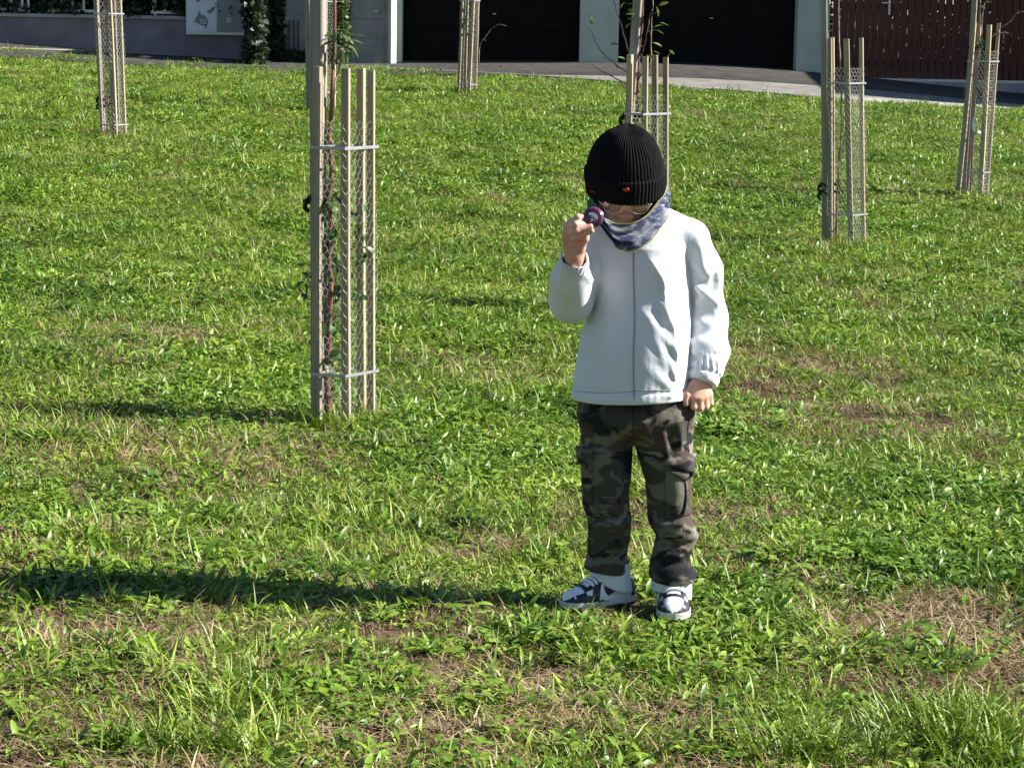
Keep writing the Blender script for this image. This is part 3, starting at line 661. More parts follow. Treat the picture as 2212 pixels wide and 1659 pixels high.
# --- distance-field modelling: shapes are blended as fields and meshed with surface nets
def nrm(v): return np.sqrt((v*v).sum(-1))
def seg(p, a, b, ra, rb=None):
    rb = ra if rb is None else rb; a = np.asarray(a); ba = np.asarray(b)-a; pa = p-a
    t = np.clip((pa@ba)/(ba@ba), 0, 1); return nrm(pa-t[...,None]*ba)-(ra+(rb-ra)*t)
def chain(p, pts, rs, k=.012):
    d = None
    for i in range(len(pts)-1):
        q = seg(p, pts[i], pts[i+1], rs[i], rs[i+1]); d = q if d is None else smin(d, q, k)
    return d
def ell(p, c, r, R=None):
    q = p-np.asarray(c)
    if R is not None: q = q@R
    r = np.asarray(r); k0 = nrm(q/r); k1 = nrm(q/(r*r)); return k0*(k0-1)/np.maximum(k1, 1e-9)
def smin(a, b, k):
    h = np.maximum(k-np.abs(a-b), 0)/k; return np.minimum(a, b)-h*h*k*.25
def smax(a, b, k): return -smin(-a, -b, k)
def loft(p, rows, n=2.3, yaw=0.0):
    """rows ascending in z: (z, cx, cy, rx, ry)"""
    r = np.array(rows); z = p[...,2]; I = lambda k: np.interp(z, r[:,0], r[:,k])
    rx, ry = I(3), I(4); dx, dy = p[...,0]-I(1), p[...,1]-I(2); c, s = math.cos(yaw), math.sin(yaw)
    q = (np.abs((dx*c+dy*s)/rx)**n+np.abs((dy*c-dx*s)/ry)**n)**(1/n)
    return (q-1)*np.minimum(rx, ry)
def fold(p, a, b, w, h, taper=True):
    a = np.asarray(a); ba = np.asarray(b)-a; pa = p-a; t = (pa@ba)/(ba@ba); tc = np.clip(t, 0, 1)
    d = nrm(pa-tc[...,None]*ba); e = np.exp(-(d/w)**2)
    return h*e*(np.sqrt(np.clip(np.sin(math.pi*np.clip(tc, .03, .97)), 0, 1)) if taper else 1)
def wob(p, s, seed, k=4):
    r = np.random.default_rng(seed); o = 0
    for i in range(k): d = r.normal(size=3); d *= s*r.uniform(.6, 1.5)/np.linalg.norm(d); o = o+np.sin(p@d+r.uniform(0, 6.28))
    return o/k
def nets(Fn, lo, hi, h):
    lo = np.asarray(lo); n = np.ceil((np.asarray(hi)-lo)/h).astype(int)+1; m = 4
    nc = (n+m-1)//m+1
    g = np.stack(np.meshgrid(*[lo[k]+np.arange(nc[k])*h*m for k in range(3)], indexing='ij'), -1).reshape(-1, 3)
    Dc = np.concatenate([Fn(g[i:i+200000]) for i in range(0, len(g), 200000)]).reshape(nc)
    near = np.abs(Dc) < h*m*2.6
    D = np.repeat(np.repeat(np.repeat(Dc, m, 0), m, 1), m, 2)[m//2:m//2+n[0], m//2:m//2+n[1], m//2:m//2+n[2]].copy()
    Nr = np.repeat(np.repeat(np.repeat(near, m, 0), m, 1), m, 2)[m//2:m//2+n[0], m//2:m//2+n[1], m//2:m//2+n[2]]
    n = np.array(D.shape)
    idx = np.argwhere(Nr); P = lo+idx*h
    D[Nr] = np.concatenate([Fn(P[i:i+200000]) for i in range(0, len(P), 200000)])
    S = D < 0
    c = [S[:-1,:-1,:-1],S[1:,:-1,:-1],S[:-1,1:,:-1],S[1:,1:,:-1],S[:-1,:-1,1:],S[1:,:-1,1:],S[:-1,1:,1:],S[1:,1:,1:]]
    cnt = sum(x.astype(np.int8) for x in c); act = (cnt > 0) & (cnt < 8)
    cells = np.argwhere(act); vid = -np.ones(act.shape, np.int64); vid[act] = np.arange(len(cells))
    acc = np.zeros((len(cells), 3)); num = np.zeros(len(cells))
    off = np.array([(0,0,0),(1,0,0),(0,1,0),(1,1,0),(0,0,1),(1,0,1),(0,1,1),(1,1,1)])
    dv = [D[tuple((cells+o).T)] for o in off]
    for a, b in ((0,1),(2,3),(4,5),(6,7),(0,2),(1,3),(4,6),(5,7),(0,4),(1,5),(2,6),(3,7)):
        da, db = dv[a], dv[b]; x = (da < 0) != (db < 0); t = np.where(x, da/np.where(x, da-db, 1), 0)
        acc += np.where(x[:,None], off[a]+(off[b]-off[a])*t[:,None], 0); num += x
    V = lo+(cells+acc/num[:,None])*h
    Fs = []
    for ax in range(3):
        b_, c_ = (ax+1) % 3, (ax+2) % 3
        sl0 = [slice(None)]*3; sl1 = [slice(None)]*3; sl0[ax] = slice(0, -1); sl1[ax] = slice(1, None)
        A, B = S[tuple(sl0)], S[tuple(sl1)]; e = np.argwhere(A != B)
        e = e[(e[:,b_] > 0) & (e[:,c_] > 0) & (e[:,b_] < n[b_]-1) & (e[:,c_] < n[c_]-1)]
        ub = np.zeros(3, int); ub[b_] = 1; uc = np.zeros(3, int); uc[c_] = 1
        q = np.stack([vid[tuple((e-ub-uc).T)], vid[tuple((e-uc).T)], vid[tuple(e.T)], vid[tuple((e-ub).T)]], 1)
        fl = ~A[tuple(e.T)]; q[fl] = q[fl][:, ::-1]; Fs.append(q)
    Fq = np.concatenate(Fs); Fq = Fq[(Fq >= 0).all(1)]
    return V, Fq
def trace(Fn, u, v, t0=4.6, t1=6.4):
    d = ray(u, v); d = d/np.linalg.norm(d); t = t0; best = (9.0, None)
    for i in range(200):
        p = EYE+d*t-C0; s = float(Fn(p[None])[0])
        if s < best[0]: best = (s, p)
        if s < .0004 or t > t1: break
        t += max(s*.7, .0005)
    s, p = best
    if s > .0006: p = p-gradn(Fn, p, .004)*s          # past the outline: fall back onto the nearest surface
    return p, d
def gradn(Fn, p, e=.003):
    g = np.array([float(Fn((p+np.eye(3)[k]*e)[None])[0]-Fn((p-np.eye(3)[k]*e)[None])[0]) for k in range(3)]); return g/(np.linalg.norm(g)+1e-9)
def patch(name, Fn, quad, nu, nv, th, mat, parent, puff=0.0, shape=None):
    """a thin piece lying on the surface, outlined by four photo corners (tl, tr, br, bl)"""
    q = [np.array(x, float) for x in quad]; G = np.zeros((nv+1, nu+1, 3)); H = np.zeros_like(G)
    for j in range(nv+1):
        for i in range(nu+1):
            a, b = i/nu, j/nv; uv = (q[0]*(1-a)+q[1]*a)*(1-b)+(q[3]*(1-a)+q[2]*a)*b
            p, d = trace(Fn, *uv); nn = gradn(Fn, p, .006); k = th+puff*math.sin(math.pi*a)*math.sin(math.pi*b)
            G[j, i] = p+nn*k; H[j, i] = p-nn*.003
    V = np.concatenate([G.reshape(-1, 3), H.reshape(-1, 3)]); w = nu+1; b0 = (nu+1)*(nv+1); f = []
    for j in range(nv):
        for i in range(nu): a = j*w+i; f.append((a, a+w, a+w+1, a+1))
    bd = [i for i in range(w)]+[j*w+nu for j in range(1, nv+1)]+[nv*w+i for i in range(nu-1, -1, -1)]+[j*w for j in range(nv-1, 0, -1)]
    for a, b in zip(bd, bd[1:]+bd[:1]): f.append((a, b, b+b0, a+b0))
    return obj(name, mesh_from(name, V, f, True), mat, parent)

# --- materials worn by the person
def mat_cloth(name, c0, c1, scale=5, weave=900, rough=.9, bstr=.10, sheen=.2):
    m, nt, b = nt_new(name); vec = coords(nt)
    n = N(nt, 'ShaderNodeTexNoise', Scale=scale, Detail=4); nt.links.new(vec, n.inputs['Vector'])
    r = ramp(nt, n.outputs['Fac'], [(.35, c0), (.65, c1)]); nt.links.new(r.outputs['Color'], b.inputs['Base Color'])
    w1 = N(nt, 'ShaderNodeTexNoise', Scale=weave, Detail=2); nt.links.new(vec, w1.inputs['Vector'])
    w2 = N(nt, 'ShaderNodeTexNoise', Scale=26, Detail=6, Roughness=.68, Distortion=.8); nt.links.new(vec, w2.inputs['Vector'])
    q = bump(nt, b, w1.outputs['Fac'], bstr, .0005); bump(nt, b, w2.outputs['Fac'], .32, .007, q)
    b.inputs['Roughness'].default_value = rough; b.inputs['Specular IOR Level'].default_value = .12
    b.inputs['Sheen Weight'].default_value = sheen; b.inputs['Sheen Roughness'].default_value = .5
    return m
M['jacket'] = mat_cloth('jacket_white', (.52,.545,.575), (.60,.62,.645), 7)
M['seam'] = mat_cloth('jacket_seam_grey', (.24,.26,.29), (.30,.32,.35), 9)
M['knit'] = mat_cloth('knit_black', (.0035,.0035,.004), (.007,.007,.008), 60, 500, .97, .5, .0)
M['red_thread_and_reflection'] = mat_cloth('red_thread_and_reflection', (.55,.02,.025), (.65,.04,.04), 40, 600)
M['white_lining'] = mat_cloth('white_lining', (.55,.56,.62), (.62,.63,.68), 8)
M['shoe_white'] = mat_noise('shoe_leather_white', (.70,.70,.69), (.78,.78,.77), 20, .45, .4, bstr=.1)
M['shoe_navy'] = mat_noise('shoe_leather_navy', (.010,.012,.022), (.018,.02,.034), 20, .5, .4, bstr=.1)
M['sole_white'] = mat_noise('shoe_sole_offwhite', (.60,.59,.54), (.70,.69,.64), 30, .6, .3)
M['brass'] = mat_noise('glasses_gold', (.72,.64,.46), (.82,.75,.58), 30, .25, .6, metal=.9)
def mat_skin():
    m, nt, b = nt_new('skin'); vec = coords(nt)
    n = N(nt, 'ShaderNodeTexNoise', Scale=45, Detail=4); nt.links.new(vec, n.inputs['Vector'])
    r = ramp(nt, n.outputs['Fac'], [(.3, (.50,.25,.18)), (.7, (.62,.35,.26))]); nt.links.new(r.outputs['Color'], b.inputs['Base Color'])
    b.inputs['Roughness'].default_value = .5; b.inputs['Specular IOR Level'].default_value = .35
    b.inputs['Subsurface Weight'].default_value = .0; b.inputs['Subsurface Radius'].default_value = (.012,.005,.003); b.inputs['Subsurface Scale'].default_value = .6
    f = N(nt, 'ShaderNodeTexNoise', Scale=260, Detail=2); nt.links.new(vec, f.inputs['Vector']); bump(nt, b, f.outputs['Fac'], .12, .001); return m
M['skin'] = mat_skin()
def mat_camo():
    m, nt, b = nt_new('camouflage_cotton')
    def layer(seed, sc, thr):
        v = coords(nt, (1, 1, 1.9)); ad = N(nt, 'ShaderNodeVectorMath', operation='ADD'); ad.inputs[1].default_value = (seed, seed*.7, seed*1.3); nt.links.new(v, ad.inputs[0])
        n = N(nt, 'ShaderNodeTexNoise', Scale=sc, Detail=2.5, Roughness=.55, Distortion=.6); nt.links.new(ad.outputs[0], n.inputs['Vector'])
        return ramp(nt, n.outputs['Fac'], [(thr-.02, (0,0,0)), (thr+.03, (1,1,1))]).outputs['Color']
    col = None
    def mixc(prev, c, f):
        x = N(nt, 'ShaderNodeMix', data_type='RGBA')
        if isinstance(prev, tuple): x.inputs['A'].default_value = (*prev, 1)
        else: nt.links.new(prev, x.inputs['A'])
        x.inputs['B'].default_value = (*c, 1); nt.links.new(f, x.inputs['Factor']); return x.outputs['Result']
    col = mixc((.125,.112,.088), (.046,.042,.034), layer(3.1, 9, .50))
    col = mixc(col, (.058,.041,.033), layer(7.7, 10, .56))
    col = mixc(col, (.011,.011,.013), layer(12.3, 9.5, .555))
    col = mixc(col, (.17,.152,.127), layer(21.9, 11, .64))
    nt.links.new(col, b.inputs['Base Color']); b.inputs['Roughness'].default_value = .9; b.inputs['Specular IOR Level'].default_value = .2
    vec = coords(nt); w1 = N(nt, 'ShaderNodeTexNoise', Scale=700, Detail=2); nt.links.new(vec, w1.inputs['Vector'])
    w2 = N(nt, 'ShaderNodeTexNoise', Scale=30, Detail=5, Roughness=.65); nt.links.new(vec, w2.inputs['Vector'])
    q = bump(nt, b, w1.outputs['Fac'], .25, .001); bump(nt, b, w2.outputs['Fac'], .5, .008, q); return m
M['camo'] = mat_camo()
def mat_gaiter():
    m, nt, b = nt_new('printed_tube_scarf'); v = coords(nt, (1.0, 1.0, 1.7))
    n = N(nt, 'ShaderNodeTexNoise', Scale=17, Detail=4, Roughness=.6, Distortion=1.1); nt.links.new(v, n.inputs['Vector'])
    r = ramp(nt, n.outputs['Fac'], [(.36, (.010,.012,.042)), (.46, (.025,.030,.075)), (.52, (.085,.095,.125)), (.60, (.20,.21,.225)), (.72, (.05,.06,.11))])
    nt.links.new(r.outputs['Color'], b.inputs['Base Color']); b.inputs['Roughness'].default_value = .85; b.inputs['Specular IOR Level'].default_value = .25
    w = N(nt, 'ShaderNodeTexNoise', Scale=500); nt.links.new(coords(nt), w.inputs['Vector']); bump(nt, b, w.outputs['Fac'], .2, .001); return m
M['gaiter'] = mat_gaiter()
M['gaiter_trim'] = mat_noise('scarf_trim_olive', (.10,.11,.04), (.20,.21,.08), 60, .85, .2)
M['gaiter_green'] = mat_noise('scarf_green_panel', (.03,.10,.05), (.06,.17,.09), 40, .85, .2)

# --- body: one continuous skin from head to feet (mostly under the clothes)
head_c = Lp(1351, 385, .005); TILT = math.radians(17)
Rh = np.array(Matrix.Rotation(TILT, 3, 'X'))            # leans the crown towards the viewer (-y)
def hp_(x, y, z): return head_c+Rh@np.array([x, y, z])
sh_l, sh_r = Lp(1285, 498, .015), Lp(1497, 514, .015)
el_l, wr_l = Lp(1235, 652, -.045), Lp(1241, 560, -.165)
el_r, wr_r = Lp(1531, 690, .035), Lp(1512, 815, -.03)
hip_l, hip_r = Lp(1318, 890, .01), Lp(1425, 890, .01)
kn_l, kn_r = Lp(1312, 1105, -.004), Lp(1446, 1105, -.012)
an_l, an_r = Lp(1322, 1268, .03), Lp(1450, 1285, -.01)
neck = Lp(1362, 478, .02)
FING_R = [  # raised hand: knuckle, middle joint, tip
    ([Lp(1231,484,-.195), Lp(1248,470,-.218), Lp(1267,468,-.200)], .0076),
    ([Lp(1226,494,-.195), Lp(1243,485,-.226), Lp(1266,484,-.212)], .0076),
    ([Lp(1224,505,-.190), Lp(1245,499,-.226), Lp(1276,489,-.222)], .0074),
    ([Lp(1226,517,-.185), Lp(1247,513,-.218), Lp(1279,499,-.222)], .0067)]
TH_R = [Lp(1252,536,-.180), Lp(1263,515,-.196), Lp(1268,494,-.205)]
FING_L = [([Lp(1500,858,-.060), Lp(1499,879,-.062), Lp(1502,880,-.030)], .0080), ([Lp(1512,860,-.058), Lp(1513,882,-.058), Lp(1514,880,-.027)], .0080),
    ([Lp(1523,857,-.052), Lp(1525,879,-.052), Lp(1524,876,-.022)], .0077), ([Lp(1533,852,-.045), Lp(1535,871,-.044), Lp(1533,868,-.018)], .0070)]
TH_L = [Lp(1495,836,-.045), Lp(1482,850,-.060), Lp(1482,872,-.064)]
def F_body(p):
    q = (p-head_c)@Rh
    d = ell(q, (0,.008,.028), (.071,.086,.083)); d = smin(d, ell(q, (0,-.022,-.042), (.052,.058,.068)), .03)
    d = smin(d, seg(q, (0,-.078,-.008), (0,-.096,-.036), .008, .0115), .012)              # nose
    d = smin(d, seg(q, (-.009,-.090,-.040), (.009,-.090,-.040), .008), .006)
    d = smin(d, seg(q, (-.016,-.077,-.068), (.016,-.077,-.068), .0062), .008)             # lips
    d = smin(d, ell(q, (0,-.068,-.098), (.02,.016,.015)), .02)                            # chin
    for s in (-1, 1):
        d = smax(d, -ell(q, (s*.030,-.092,-.004), (.019,.014,.011)), .010)                # eye sockets
        d = smin(d, ell(q, (s*.030,-.074,-.004), (.013,.013,.013)), .004)
        d = smin(d, ell(q, (s*.040,-.060,-.040), (.022,.02,.02)), .02)                    # cheeks
        d = smin(d, ell(q, (s*.073,.010,-.012), (.008,.017,.028)), .006)                  # ears
    d = smin(d, seg(p, head_c+np.array([0,.03,-.06]), neck, .040, .044), .03)
    ch = Lp(1366, 600, .02); wa = Lp(1366, 780, .01); pe = Lp(1370, 890, .01)
    t = smin(seg(p, neck+np.array([-.05,0,-.05]), neck+np.array([.05,0,-.05]), .045), seg(p, ch+np.array([-.035,0,0]), ch+np.array([.035,0,0]), .070), .06)
    t = smin(t, seg(p, ch, wa, .072, .07), .05); t = smin(t, seg(p, pe+np.array([-.03,0,0]), pe+np.array([.03,0,0]), .075), .06)
    d = smin(d, t, .03)
    d = smin(d, chain(p, [sh_l, el_l], [.036,.030]), .03); d = smin(d, chain(p, [sh_r, el_r, wr_r], [.036,.029,.0205]), .03)
    d = smin(d, chain(p, [el_l, wr_l], [.029,.0215]), .006)
    d = smin(d, chain(p, [hip_l, kn_l, an_l], [.050,.034,.027]), .03); d = smin(d, chain(p, [hip_r, kn_r, an_r], [.050,.034,.027]), .03)
    # hands
    for wr, F_, T_, pr in ((wr_l, FING_R, TH_R, .0125), (wr_r, FING_L, TH_L, .0125)):
        h = None
        for (k, m_, t_), r in F_:
            x = seg(p, wr*.72+k*.28, k, .0155, r*1.22); h = x if h is None else smin(h, x, .012)
        for (k, m_, t_), r in F_:
            x = chain(p, [k, m_, t_], [r*1.1, r, r*.86], .004); h = smin(h, x, .0035)
        h = smin(h, chain(p, [wr*.5+T_[0]*.5, T_[0], T_[1], T_[2]], [.0165,.0135,.0098,.0080], .006), .006)
        d = smin(d, h, .012)
    # feet
    for an, (fx, fy) in ((an_l, (-.050,-.035)), (an_r, (.0,-.045))):
        d = smin(d, seg(p, an+np.array([0,.015,-.02]), np.array([an[0]+fx, an[1]+fy, .034]), .020, .008), .015)
    return d
V, Fq = nets(F_body, (-.30,-.30,.005), (.30,.20,1.28), .0029)
person = obj('person', mesh_from('person', V, Fq, True), M['skin'], None, C0)
tag(person, 'child in white jacket, camouflage trousers and black knitted hat standing on grass looking down', 'person')

# --- jacket
def torso_rows(lst, cy, ry):
    out = []
    for (v, l, r), c, q in zip(lst, cy, ry):
        a, b = Lp(l, v, c), Lp(r, v, c); out.append(((a[2]+b[2])/2, (a[0]+b[0])/2, c, (b[0]-a[0])/2, q))
    return sorted(out)
tr = torso_rows([(455,1330,1400),(470,1305,1430),(495,1282,1470),(530,1276,1488),(580,1279,1488),(660,1277,1490),(720,1256,1492),(800,1241,1490),(850,1235,1486),(885,1234,1484)],
    [.02,.02,.02,.015,.01,.005,.0,.0,.0,.0], [.045,.06,.078,.098,.108,.113,.116,.120,.122,.121])
JYAW = math.radians(-18)
hem_z = Lp(1370, 876, -.12)[2]
S_r = [sh_r+np.array([-.01,0,-.005]), Lp(1517,585,.03), Lp(1530,690,.035), Lp(1530,760,.0), Lp(1518,808,-.025), Lp(1514,826,-.03)]
S_l1 = [sh_l+np.array([.012,0,-.008]), Lp(1262,580,-.015), el_l+np.array([0,0,.004])]
S_l2 = [el_l+np.array([-.002,-.01,.0]), Lp(1233,606,-.10), Lp(1240,562,-.157)]
def X_(u, v, dy=-.11): return Lp(u, v, dy)
FOLDS = [  # ridges on the front and the sleeves: from, to, width, height
    (X_(1388,532), X_(1462,650), .013, .009), (X_(1400,585), X_(1452,705), .011, .009), (X_(1428,545), X_(1478,620), .011, .007), (X_(1386,672), X_(1470,770), .012, .007),
    (X_(1402,690), X_(1440,800), .012, .009), (X_(1385,785), X_(1455,842), .013, .009), (X_(1368,848), X_(1478,858), .010, .006), (X_(1447,480,-.09), X_(1455,560), .010, .008),
    (X_(1465,470,-.07), X_(1480,600,-.09), .010, .007), (X_(1455,640), X_(1470,850), .013, .007), (X_(1300,720), X_(1345,850), .020, .004), (X_(1290,690), X_(1330,660), .018, .005),
    (X_(1255,760,-.09), X_(1300,850), .018, .004), (X_(1320,560), X_(1345,640), .016, .003), (X_(1312,600), X_(1318,800), .010, .0045), (X_(1345,650), X_(1350,860), .009, .004), (X_(1275,730,-.10), X_(1262,850,-.10), .010, .005), (X_(1430,600), X_(1446,690), .007, .006), (X_(1440,760), X_(1462,830), .008, .006), (X_(1410,520), X_(1440,570), .007, .006)]
VALL = [(X_(1402,612), X_(1436,660), .010, -.007), (X_(1395,735), X_(1425,772), .010, -.007), (X_(1418,660), X_(1432,720), .009, -.006), (X_(1380,820), X_(1420,838), .009, -.005), (X_(1298,545,-.10), X_(1294,665,-.10), .013, -.022)]
SLF = [(Lp(1488,612,-.03), Lp(1552,655,-.01), .013, .009), (Lp(1490,655,-.02), Lp(1560,640,0), .011, .006), (Lp(1496,738,-.03), Lp(1570,758,-.01), .015, .014), (Lp(1492,758,-.04), Lp(1560,785,-.04), .011, .009), (Lp(1494,560,-.02), Lp(1540,600,-.02), .012, .008),
    (Lp(1510,520,-.03), Lp(1520,590,-.03), .014, .006), (Lp(1545,560,0), Lp(1553,640,0), .014, .006), (Lp(1505,690,-.02), Lp(1560,715,0), .012, .006)]
SLV = [(Lp(1495,690,-.03), Lp(1545,672,-.02), .015, -.010), (Lp(1500,772,-.04), Lp(1550,768,-.04), .010, -.009), (Lp(1540,590,-.02), Lp(1548,620,-.02), .012, -.006)]
SRF = [(Lp(1205,600,-.12), Lp(1268,610,-.14), .012, .006), (Lp(1200,640,-.09), Lp(1270,655,-.10), .014, .006), (Lp(1255,585,-.16), Lp(1285,612,-.12), .010, .009), (Lp(1195,620,-.08), Lp(1225,680,-.07), .014, .005)]
cuff_ax_r = (S_r[4]-S_r[3])/np.linalg.norm(S_r[4]-S_r[3]); cuff_ax_l = (S_l2[2]-S_l2[1])/np.linalg.norm(S_l2[2]-S_l2[1])
def F_jacket(p):
    d = loft(p, tr, 2.3, JYAW)
    d = smin(d, seg(p, Lp(1398,474,.02), sh_r, .046, .043), .03); d = smin(d, seg(p, Lp(1335,474,.02), sh_l, .046, .043), .03)
    d = d-.0035*wob(p*np.array([1,1,.6]), 38, 1)
    for a, b, w, h in FOLDS+VALL: d = d-fold(p, a, b, w*.88, h*1.15)
    # hem: gathered band
    zr = p[...,2]-hem_z; d = d+.0025*np.exp(-((zr-.030)/.004)**2)-.001*np.exp(-((zr-.013)/.012)**2)
    rip = np.sin(np.arctan2(p[...,1], p[...,0]-.0)*46+np.sin(p[...,2]*60)); d = d-.0004*rip*np.exp(-((zr-.03)/.02)**2)
    d = smax(d, -(p[...,2]-hem_z-.004*np.sin(p[...,0]*14+.6)), .004)
    d = np.maximum(d, -smax(loft(p, [(r[0], r[1], r[2], r[3]-.012, r[4]-.012) for r in tr], 2.3, JYAW), p[...,2]-hem_z-.05, .004))
    # hanging sleeve
    s = chain(p, S_r, [.050,.0445,.0435,.0445,.0365,.0340], .03)
    for a, b, w, h in SLF+SLV: s = s-fold(p, a, b, w*.9, h*1.8)
    t = (p-S_r[4])@cuff_ax_r; an = np.arctan2(p[...,1]-S_r[4][1], p[...,0]-S_r[4][0])
    s = s-.0022*np.sin(an*17)*np.exp(-((t+.012)/.02)**2)+.005*np.exp(-((t-.001)/.005)**2)
    e = S_r[5]; s = smax(s, (p-e)@cuff_ax_r-.004, .004); s = np.maximum(s, -seg(p, e-cuff_ax_r*.025, e+cuff_ax_r*.05, .0285))
    s = s-.0022*wob(p, 55, 2)
    # raised sleeve: upper arm, then the forearm folded up in front of it
    a1 = chain(p, S_l1, [.054,.050,.051], .03); a2 = chain(p, S_l2, [.051,.0465,.033], .02)
    a = smin(a1, a2, .020)
    for q0, q1, w, h in SRF: a = a-fold(p, q0, q1, w, h)
    t = (p-S_l2[2])@cuff_ax_l; c_ = p-S_l2[2]; an = np.arctan2(c_[...,1], c_[...,0])
    a = np.where(t > -.06, a-.0020*np.sin(an*15)*np.exp(-((t+.006)/.016)**2), a)
    tube_ = seg(p, S_l2[2]-cuff_ax_l*.03, S_l2[2]+cuff_ax_l*.06, .0285, .029)
    cut = np.where((nrm(c_-t[...,None]*cuff_ax_l) < .07) & (p[...,1] < -.08), t-.034, -1.0)
    a = smax(a, cut, .003); a = np.maximum(a, -tube_)
    a = a-.0022*wob(p, 50, 4)
    d = smin(d, s, .006); d = smin(d, smax(a1, -(p[...,2]-sh_l[2]+.06), .02), .02); d = np.minimum(d, a)
    # neck opening
    d = np.maximum(d, -seg(p, neck+np.array([0,-.015,-.03]), neck+np.array([0,-.02,.12]), .052))
    return d
V, Fq = nets(F_jacket, (-.29,-.27,.44), (.30,.20,1.12), .0030)
jacket = obj('jacket', mesh_from('jacket', V, Fq, True), M['jacket'], person); jacket['label'] = 'white zipped jacket with gathered cuffs and hem'
zp = [(1369.5+1.2*math.sin(v*.03), v) for v in np.linspace(545, 864, 46)]
def ribbon(name, Fn, line, half, lift, mat, parent):
    P = []; 
    for u, v in line: p, d = trace(Fn, u, v); P.append(p)
    V = []; f = []
    for i, p in enumerate(P):
        tt = P[min(i+1, len(P)-1)]-P[max(i-1, 0)]; tt /= np.linalg.norm(tt)+1e-9; nn = gradn(Fn, p, .006); s = np.cross(tt, nn); s /= np.linalg.norm(s)
        V += [p-s*half-nn*.002, p-s*half+nn*lift, p+s*half+nn*lift, p+s*half-nn*.002]
    for i in range(len(P)-1):
        a = i*4
        for k in range(3): f.append((a+k, a+k+1, a+4+k+1, a+4+k))
    return obj(name, mesh_from(name, V, f, False), mat, parent)
ribbon('zip', F_jacket, zp, .0017, .0016, M['seam'], jacket)
ribbon('hem_seam', F_jacket, [(u, 846+3*math.sin(u*.03)) for u in np.linspace(1242, 1478, 40)], .0008, .0007, M['seam'], jacket)

# --- trousers
def leg_rows(lst, cys, k=1.0):
    out = []
    for (v, l, r), c in zip(lst, cys):
        a, b = Lp(l, v, c), Lp(r, v, c); w = (b[0]-a[0])/2; out.append(((a[2]+b[2])/2, (a[0]+b[0])/2, c, w, max(w*k, .040)))
    return sorted(out)
LL = [(845,1252,1372),(900,1251,1370),(950,1254,1366),(1000,1256,1364),(1060,1258,1360),(1100,1262,1357),(1118,1270,1364),(1160,1270,1362),(1195,1266,1355),(1226,1261,1358),(1246,1266,1358),(1262,1272,1356)]
LR = [(845,1362,1494),(900,1364,1500),(940,1366,1497),(980,1377,1495),(1036,1394,1492),(1090,1395,1490),(1125,1400,1497),(1155,1415,1508),(1195,1408,1492),(1215,1402,1486),(1236,1400,1505),(1260,1402,1499),(1275,1404,1495)]
cyL = [.005,.005,.003,0,-.005,-.008,-.005,.0,.008,.012,.014,.016]; cyR = [.005,.005,.003,0,-.008,-.015,-.018,-.018,-.016,-.016,-.016,-.016,-.016]
rl, rr_ = leg_rows(LL, cyL), leg_rows(LR, cyR)
TF = [(Lp(1262,1112,-.05), Lp(1360,1098,-.06), .010, .008), (Lp(1270,1130,-.05), Lp(1362,1135,-.06), .011, .008), (Lp(1272,1090,-.06), Lp(1340,1080,-.07), .012, .005), (Lp(1265,1225,-.03), Lp(1358,1212,-.04), .011, .009), (Lp(1262,1205,-.03), Lp(1340,1190,-.04), .009, .006),
    (Lp(1405,1160,-.07), Lp(1508,1150,-.06), .010, .010), (Lp(1400,1140,-.07), Lp(1490,1130,-.08), .010, .007), (Lp(1405,1190,-.07), Lp(1480,1205,-.07), .010, .006), (Lp(1402,1232,-.06), Lp(1505,1228,-.05), .011, .010), (Lp(1405,1250,-.06), Lp(1500,1258,-.05), .008, .006),
    (Lp(1380,900,-.08), Lp(1430,1000,-.08), .014, .006), (Lp(1430,930,-.08), Lp(1450,1020,-.08), .012, .007), (Lp(1465,900,-.07), Lp(1475,980,-.07), .012, .006), (Lp(1360,890,-.08), Lp(1372,950,-.07), .012, .006), (Lp(1290,930,-.07), Lp(1350,960,-.07), .016, .004)]
TV = [(Lp(1262,1122,-.05), Lp(1355,1116,-.06), .008, -.007), (Lp(1412,1172,-.07), Lp(1500,1176,-.06), .010, -.007), (Lp(1265,1216,-.03), Lp(1350,1202,-.04), .008, -.005), (Lp(1404,1218,-.06), Lp(1490,1216,-.06), .010, -.006), (Lp(1400,1120,-.07), Lp(1485,1118,-.08), .008, -.005)]
hemL, hemR = Lp(1315, 1238, -.03)[2], Lp(1450, 1257, -.06)[2]
def F_trouser(p):
    a = loft(p, rl, 2.3, -.22); b = loft(p, rr_, 2.3, -.16)
    a = smax(a, hemL-p[...,2]+.006*np.sin(p[...,0]*30), .004); b = smax(b, hemR-p[...,2]+.006*np.sin(p[...,0]*30+2), .004)
    a = smax(a, p[...,2]-(hip_l[2]+.10), .01); b = smax(b, p[...,2]-(hip_r[2]+.10), .01)
    pe = Lp(1370, 895, .005); c = ell(p, pe, (.135,.100,.055))
    d = smin(a, b, .006); d = smin(d, c, .03)
    for q0, q1, w, h in TF+TV: d = d-fold(p, q0, q1, w*.9, h*1.45)
    return d-.0030*wob(p*np.array([.7,.7,1.2]), 45, 9)-.0016*wob(p, 95, 12)
V, Fq = nets(F_trouser, (-.20,-.17,.03), (.20,.17,.62), .0030)
trousers = obj('trousers', mesh_from('trousers', V, Fq, True), M['camo'], person); trousers['label'] = 'loose camouflage cargo trousers'
